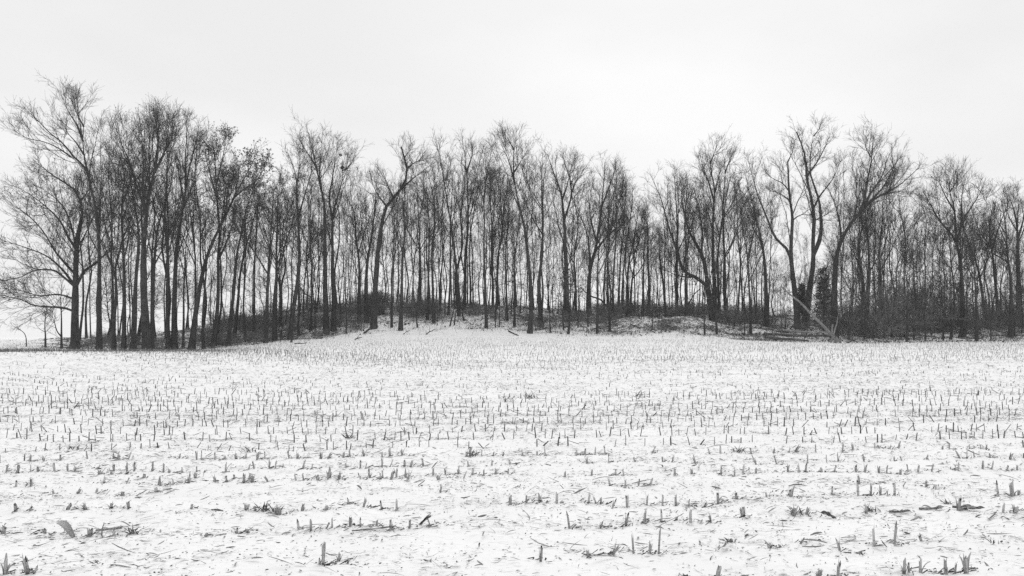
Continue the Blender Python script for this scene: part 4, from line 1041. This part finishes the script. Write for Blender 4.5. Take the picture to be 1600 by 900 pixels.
# further rows
band = lambda y: np.interp(y, [8, 11, 13, 18, 20.5, 28, 32, 45, 50], [.8, .95, 1.5, 1.5, .5, .4, 1.15, 1.2, .9])
far = []
for k in range(-1, 75):
    Y0 = 10.05 + k * .83
    g = np.random.default_rng(900 + k)
    xs = np.arange(-.95 * Y0 - 3, .95 * Y0 + 3, .135)
    xs = xs + g.normal(size=len(xs)) * .03
    Ys_ = Y0 + ROWA * xs + (vnoise(xs / 5, xs * 0 + k * .13, 41) - .5) * .22 + .024 * np.minimum(xs + 1, 0)**2 * np.clip((Y0 - 10) / 6, 0, 1) * np.clip((34 - Y0) / 10, 0, 1) + g.normal(size=len(xs)) * .025
    pres = band(Ys_) * .62 + .5 * (vnoise(xs / 2.5, xs * 0 + k * .9, 42) - .5) + .7 * (vnoise(xs / 9, Ys_ / 2.2, 43) - .45)
    kp = g.random(len(xs)) < np.clip(pres, .06, .93)
    far.append(np.stack([xs[kp], Ys_[kp]], 1))
far = np.concatenate(far)
fpx = 800 + F * far[:, 0] / far[:, 1]
# the field's edge follows the woodland
edge_y = np.interp(fpx, [-100, 60, 110, 320, 420, 520, 620, 720, 900, 1100, 1300, 1700], [110, 100, 55, 54, 52.5, 51.5, 51, 51, 51, 51.5, 51, 51.5])
far = far[(fpx > -400) & (fpx < 2000) & (far[:, 1] < edge_y)]
fpx = 800 + F * far[:, 0] / far[:, 1]
order = np.argsort(far[:, 1] - ROWA * far[:, 0])
far = far[order]; fpx = fpx[order]
need = 300 - len(STUBS); take = []
for i in range(len(far)):
    if len(take) >= need: break
    if 4 < fpx[i] < 1596: take.append(i)
for i in take:
    Y = float(far[i, 1])
    STUBS.append(dict(x=float(far[i, 0]), Y=Y, h=random.uniform(.06, .12), w=random.uniform(.017, .03), lean=random.gauss(0, .16) + (random.choice([-.5, .5]) if random.random() < .1 else 0), sheath=random.random() < .6))
far = np.delete(far, take, 0)
for s in STUBS: s["row"] = int(round((s["Y"] - ROWA * s["x"] - 6.0) / .83))
r0 = min(s["row"] for s in STUBS); byrow = {}
for s in STUBS: byrow.setdefault(s["row"], []).append(s)
for ri, row in enumerate(sorted(byrow)):
    for j, s in enumerate(sorted(byrow[row], key=lambda t: t["x"] / t["Y"])):
        me_s, me_h = random.choice(SHEATH if s["sheath"] else BARE)
        o = obj("corn_stub", me_s, None, (s["x"], s["Y"], float(Gf(np.array([s["x"]]), np.array([s["Y"]]))[0]) - .008))
        r = max(s["w"] / 2 / 1.25, .0065)
        o.scale = (r, r, s["h"] / .95)
        # lean by tilting the whole stub about the view axis
        o.rotation_mode = 'YXZ'; o.rotation_euler = (random.gauss(0, .08), s["lean"] + random.gauss(0, .03), random.uniform(0, 6.28))
        if me_h: obj("husk_sheath", me_h, o)
        hh = "tall" if s["h"] > .14 else ("knee-cut short" if s["h"] < .08 else "middling")
        hh = {"tall": "tall", "middling": "mid-height", "knee-cut short": "short"}[hh]
        ln = "upright" if abs(s["lean"]) < .09 else ("left-leaning" if s["lean"] < 0 else "right-leaning")
        tag(o, "%s %s corn stub%s, %s from left in %s row from front" % (hh, ln.replace("-", " "), " with husk" if me_h else "", ordinal(j + 1).replace("-", " "), ordinal(ri + 1).replace("-", " ")),
            "corn stub", "cut corn stubs in the nearest rows")

# everything further off: thousands of stubs, one object
n = len(far); g = np.random.default_rng(77)
b = np.stack([far[:, 0], far[:, 1], Gf(far[:, 0], far[:, 1]) - .01], 1)
hn = vnoise(far[:, 0] / 7, far[:, 1] / 3, 51)
h = (.045 + .095 * (.35 + .65 * hn) * sstep(9, 13, far[:, 1]) * np.clip(band(far[:, 1]), .35, 1) + .035 * g.random(n)) * (.75 + .4 * g.random(n))
ln = g.normal(size=(n, 2)) * .09 + (g.random((n, 1)) < .1) * g.normal(size=(n, 2)) * .6
d = unit(np.concatenate([ln, np.ones((n, 1))], 1))
p = b[:, None] + d[:, None] * (np.linspace(0, 1, 3)[None, :, None]) * h[:, None, None]
gs = Geo(); wr = (.005 + .0055 * g.random(n)**1.5) * (1 - .3 * sstep(24, 40, far[:, 1]))
tubes(gs, p, wr[:, None] * np.array([[1.1, 1, .9]]), 5, 0, .07 + .13 * g.random(n), cap=True)
# loose blades hanging from the stubs
m = int(n * .45); k = g.integers(0, n, m); a = g.random(m) * 6.283
d = unit(np.stack([np.cos(a), np.sin(a), g.normal(size=m) * .5], 1)); w = unit(np.cross(d, g.normal(size=(m, 3))))
st = b[k] + np.array([0, 0, 1.]) * (h[k] * g.random(m) * .6)[:, None] + .01; L_ = (.06 + .14 * g.random(m))[:, None]; B = .004 + .006 * g.random((m, 1))
e = st + d * L_; e[:, 2] = np.maximum(e[:, 2], b[k][:, 2] + .015)
v = np.stack([st - w * B * .6, st + w * B * .6, e + w * B, e - w * B], 1)
gs.add(v.reshape(-1, 3), np.arange(4 * m).reshape(m, 4), None, 0, np.repeat(.16 + .24 * g.random(m), 4))
tag(obj("corn_stubble", gs.mesh("corn_stubble", [M_CORN])), "rows of cut corn stubble running far across the snowy field", "corn stubble", kind="stuff")

# ------------------------------------------------------------------ husk and leaf scraps on the snow (nobody could count them)
g = np.random.default_rng(78)
def scraps(n, y0, y1, l0, l1, w0, w1, t0, t1, raise_=.012, pw=1.0):
    Yc = np.sqrt(g.uniform(y0**2, y1**2, n)); n = int(n * 1.4); Yc = np.sqrt(g.uniform(y0**2, y1**2, n)); px = g.uniform(-360, 1990, n); x = (px - 800) * Yc / F
    row = ((Yc - ROWA * x - 6.83) / .83) % 1.0; row = np.minimum(row, 1 - row)
    cl = vnoise(x / .55, Yc / .3, 61)**2 * 1.5 + vnoise(x / 3, Yc / 1.2, 62)**2 * .8
    kp = g.random(n) < (.06 + cl * (.35 + .75 * np.exp(-(row / .16)**2)))
    kp &= Yc < np.interp(px, [-100, 60, 110, 320, 420, 520, 620, 720, 900, 1100, 1300, 1700], [110, 100, 55.5, 54.5, 54, 55, 56, 56, 55, 54, 53, 53])
    x, Yc = x[kp], Yc[kp]; n = len(x)
    z = Gf(x, Yc) + raise_ * (.2 + g.random(n)) * 1.2 - .004
    a = np.where(g.random(n) < .55, g.normal(size=n) * .5 + .25, g.random(n) * 6.283)
    d = np.stack([np.cos(a), np.sin(a), g.normal(size=n) * .16], 1); up = np.array([0, 0, 1.]) + g.normal(size=(n, 3)) * .35
    w = unit(np.cross(d, up)); up = unit(np.cross(w, d))
    L_ = l0 + (l1 - l0) * g.random(n)**2.2; wd = w0 + (w1 - w0) * g.random(n)**1.7; cv = g.normal(size=n) * .18; bend = g.normal(size=n) * .2
    c = np.stack([x, Yc, z], 1); S_ = np.linspace(-.5, .5, 4); vs = []
    for i, s in enumerate(S_):
        ct = c + d * (L_ * s)[:, None] + up * (cv * L_ * (.25 - s * s))[:, None] + w * (bend * L_ * (s * s - .1))[:, None]
        hw = wd * (.5 if i in (0, 3) else 1) * .5 * np.where((i == 3), .4, 1)
        tw = w * np.cos(s * 1.2)[..., None] if False else w
        vs += [ct - tw * hw[:, None], ct + tw * hw[:, None] + up * (hw * .5)[:, None]]
    v = np.stack(vs, 1)
    base = np.arange(n)[:, None, None] * 8
    q = (base + np.array([[0, 1, 3, 2], [2, 3, 5, 4], [4, 5, 7, 6]])[None]).reshape(-1, 4)
    return v.reshape(-1, 3), q, np.repeat(t0 + (t1 - t0) * g.random(n)**1.5, 8)
ls = Geo()
for args in ((44000, 4.8, 16, .015, .10, .003, .014, .08, .40, .018), (48000, 4.8, 18, .006, .028, .004, .012, .03, .2, .018), (6000, 4.8, 18, .07, .26, .005, .02, .15, .45, .035),
             (95000, 14, 32, .03, .16, .004, .014, .09, .36, .03), (42000, 28, 57, .04, .22, .005, .016, .12, .42, .03), (3500, 52, 110, .06, .3, .012, .03, .08, .25, .04)):
    v, q, tn = scraps(*args); ls.add(v, q, None, 0, tn)
sx = np.array([[q["x"], q["Y"]] for q in STUBS]); n = 2600; k = g.integers(0, len(sx), n)  # dark scraps added round each near stub's foot, standing in for contact shade
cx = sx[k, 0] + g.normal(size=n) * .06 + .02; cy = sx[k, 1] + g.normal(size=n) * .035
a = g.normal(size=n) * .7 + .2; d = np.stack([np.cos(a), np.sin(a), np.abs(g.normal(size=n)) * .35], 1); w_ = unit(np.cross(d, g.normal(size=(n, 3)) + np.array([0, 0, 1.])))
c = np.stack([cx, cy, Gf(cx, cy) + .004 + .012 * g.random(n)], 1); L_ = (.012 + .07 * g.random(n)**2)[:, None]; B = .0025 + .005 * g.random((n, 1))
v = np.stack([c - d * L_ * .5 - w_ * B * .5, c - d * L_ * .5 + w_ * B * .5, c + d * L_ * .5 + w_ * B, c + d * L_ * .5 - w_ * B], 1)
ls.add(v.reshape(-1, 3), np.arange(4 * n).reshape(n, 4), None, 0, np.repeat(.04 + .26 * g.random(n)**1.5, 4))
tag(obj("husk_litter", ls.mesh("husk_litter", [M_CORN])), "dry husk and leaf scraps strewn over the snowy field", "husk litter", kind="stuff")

# ------------------------------------------------------------------ larger single pieces on the snow
def piece(name, px, py, label, cat, fn, seed):
    Y = on_field(px, py, 4.2, 40); x = (px - 800) * Y / F
    gg = np.random.default_rng(seed); geo = Geo(); fn(geo, gg, Y / F)
    z = float(Gf(np.array([x]), np.array([Y]))[0])
    return tag(obj(name, geo.mesh(name, [M_CORN]), None, (x, Y, z)), label, cat)
def husk_up(geo, g, u):          # broad pale husk standing in an arc
    n = 9; s = np.linspace(0, 1, n)
    for off, sc, tn in ((0, 1, .42), (.006, .8, .27)):
        c = np.stack([-(s * 26 - 3) * u, np.full(n, off), np.sin(s * 1.75) * 24 * u], 1)
        hw = (3 + 5 * np.sin(np.pi * s * .9 + .2)) * u * sc
        v = np.stack([c + np.array([0, -.6, -.35]) * hw[:, None], c + np.array([-.2, .5, .3]) * hw[:, None] * .3, c + np.array([.3, .7, .5]) * hw[:, None]], 1).reshape(-1, 3)
        i = np.arange(n - 1)[:, None] * 3
        geo.add(v, np.concatenate([i + np.array([[0, 1, 4, 3]]), i + np.array([[1, 2, 5, 4]])]), None, 0, np.repeat(tn * np.linspace(.6, 1.15, n), 3) * np.tile([.75, 1.1, .85], n))
def stalk(L_, r, yaw, tilt=0, tone=.25, z=.02, leaves_=3, bend=.03):
    def f(geo, g, u):
        s = np.linspace(-.5, .5, 12); d = np.array([math.cos(yaw), math.sin(yaw), tilt])
        p = d[None] * (s * L_)[:, None] + np.array([0, 0, 1.]) * (z + abs(tilt) * L_ * .5) + np.array([-d[1], d[0], 0])[None] * (bend * L_ * (s * s * 4))[:, None]
        r_ = np.full(12, r); r_[[3, 8]] *= 1.25
        tubes(geo, p[None], r_[None], 8, 0, tone, True)
        for k in range(leaves_):
            q = p[g.integers(2, 11)]; a = yaw + g.normal() * .6 + (math.pi if g.random() < .4 else 0)
            blade(geo, q, [math.cos(a), math.sin(a), g.uniform(-.1, .3)], L_ * g.uniform(.25, .5), r * 2.4, .2, g.normal(), g, g.uniform(.15, .35))
    return f
def tuft(n, h, spread, tone=(.08, .2), wd=.012):
    def f(geo, g, u):
        for k in range(n):
            a = g.random() * 6.283; e = g.uniform(.1, 1.3)
            blade(geo, [g.normal() * spread * .3, g.normal() * spread * .3, .0], [math.cos(a), math.sin(a), e], h * g.uniform(.5, 1.2), wd * g.uniform(.6, 1.4), g.uniform(-.1, .35), g.normal(), g, g.uniform(*tone))
    return f
def cone_husk(geo, g, u):
    for k in range(5):
        blade(geo, [-.03 + .005 * k, 0, .005], [.75 + .1 * g.normal(), .1 * g.normal(), .62 + .1 * g.normal()], .13 * g.uniform(.8, 1.05), .035, .12, .5 * g.normal(), g, g.uniform(.2, .38), 8)
def oak_leaf(geo, g, u):
    n = 12; s = np.linspace(0, 1, n); hw = .022 * (.35 + np.abs(np.sin(s * 9.4)) * .75) * np.sin(np.pi * (s * .92 + .06)) ** .5
    c = np.stack([(s - .5) * .14, np.zeros(n), .055 - .045 * s + .01 * np.sin(s * 5)], 1)
    v = np.stack([c + np.array([.1, -.55, .8]) * hw[:, None] * -1, c, c + np.array([.3, .5, .8]) * hw[:, None]], 1).reshape(-1, 3)
    i = np.arange(n - 1)[:, None] * 3
    geo.add(v, np.concatenate([i + np.array([[0, 1, 4, 3]]), i + np.array([[1, 2, 5, 4]])]), None, 0, .11)
def straw(geo, g, u):
    tubes(geo, np.array([[[0, 0, .08], [.08, .005, .12], [.16, .01, .155], [.2, .01, .18]]]), np.full((1, 4), .0022), 5, 0, .22)
piece("corn_husk", 112, 838, "broad pale husk standing in an arc at the near left", "corn husk", husk_up, 1)
piece("corn_husk", 660, 822, "pale cone of husk pointing up at the end of a stub row", "corn husk", cone_husk, 2)
piece("corn_husk", 170, 830, "long pale husk lying flat beside the arched standing husk", "corn husk", stalk(.2, .010, .15, .08, .3, .015, 4), 3)
piece("husk_tuft", 208, 836, "ragged husk tuft at the end of the long flat husk", "husk tuft", tuft(12, .1, .06, (.12, .3), .014), 4)
piece("corn_stalk", 1455, 797, "dark split stalk lying flat, left piece of the long fallen pair", "fallen stalk", stalk(.21, .011, .14, .02, .2, .018, 9, .12), 5)
piece("corn_stalk", 1512, 798, "dark jointed stalk lying flat, right piece of the long fallen pair", "fallen stalk", stalk(.25, .012, -.1, -.02, .17, .022, 11, .1), 6)
piece("corn_stalk", 1405, 802, "shorter broken stalk lying with curled leaves beside a ragged stub", "fallen stalk", stalk(.17, .010, .1, .02, .18, .018, 8, .15), 7)
piece("corn_stalk", 585, 830, "long thin stalk lying slantwise in front of the nearest stub row", "fallen stalk", stalk(.36, .006, .3, .04, .18, .01, 2), 8)
piece("dead_leaf", 1295, 808, "single dark lobed oak leaf curled up on the snow", "leaf", oak_leaf, 9)
piece("straw", 1030, 838, "thin pale straw sticking out sideways from the tallest thin stem", "straw", straw, 10)
for k, (px, py, lb, n_, h_) in enumerate([(545, 686, "darkest small tuft of husks in the middle distance", 26, .13), (413, 797, "ragged dark husk tuft beside a small stub cluster", 22, .09), (433, 800, "scraggly tuft of leaves leaning over a broken stub", 18, .1),
                                          (388, 710, "low dark husk tuft left of the darkest tuft", 18, .1), (740, 712, "grey curled husk tuft behind the third clear row", 20, .1), (1155, 706, "wide flat husk tuft before the dense stubble band", 22, .12),
                                          (1360, 800, "spiky tuft around the ragged stub by the fallen stalks", 20, .09), (1242, 802, "spiky tuft left of the oak leaf", 18, .09), (828, 622, "dark weedy tuft on the far stubble band", 26, .22),
                                          (790, 628, "smaller weedy tuft beside the far dark one", 20, .2), (995, 619, "dark tuft along the far band below the mounds", 22, .2), (115, 702, "long low leaf tuft at the far left", 16, .11), (1480, 786, "thin tangled tuft above the fallen stalk pair", 12, .07),
                                          (1345, 866, "small dark curled scrap between two tall stubs", 9, .04), (1548, 852, "narrow dark husk lying alone near the frame edge", 4, .07), (1142, 852, "small scatter of dark husk bits in bare snow", 10, .05)]):
    piece("husk_tuft", px, py, lb, "husk tuft", tuft(n_, h_, h_ * 1.1), 40 + k)
for t in list(bpy.data.objects):
    if t.type == 'MESH' and not t.data.materials: print("no material", t.name)

# ------------------------------------------------------------------ thin haze volume, added to lift the darkest tones
hz = Geo()
x0, x1, y0, y1, z0, z1 = -910, 910, -70, 910, -1.0, 24.0
hv = np.array([[x, y, z] for z in (z0, z1) for y in (y0, y1) for x in (x0, x1)])
hz.add(hv, np.array([[0, 2, 3, 1], [4, 5, 7, 6], [0, 1, 5, 4], [2, 6, 7, 3], [0, 4, 6, 2], [1, 3, 7, 5]]))
M_HAZE = bpy.data.materials.new("haze"); M_HAZE.use_nodes = True
hn_ = M_HAZE.node_tree.nodes; hn_.clear()
ho = hn_.new("ShaderNodeOutputMaterial"); pv = hn_.new("ShaderNodeVolumePrincipled")
pv.inputs['Color'].default_value = (.96, .96, .96, 1); pv.inputs['Density'].default_value = HAZE
M_HAZE.node_tree.links.new(pv.outputs[0], ho.inputs['Volume'])
tag(obj("haze", hz.mesh("haze", [M_HAZE], False)), "thin pale haze added over field and woods to lift the blacks", kind="stuff")
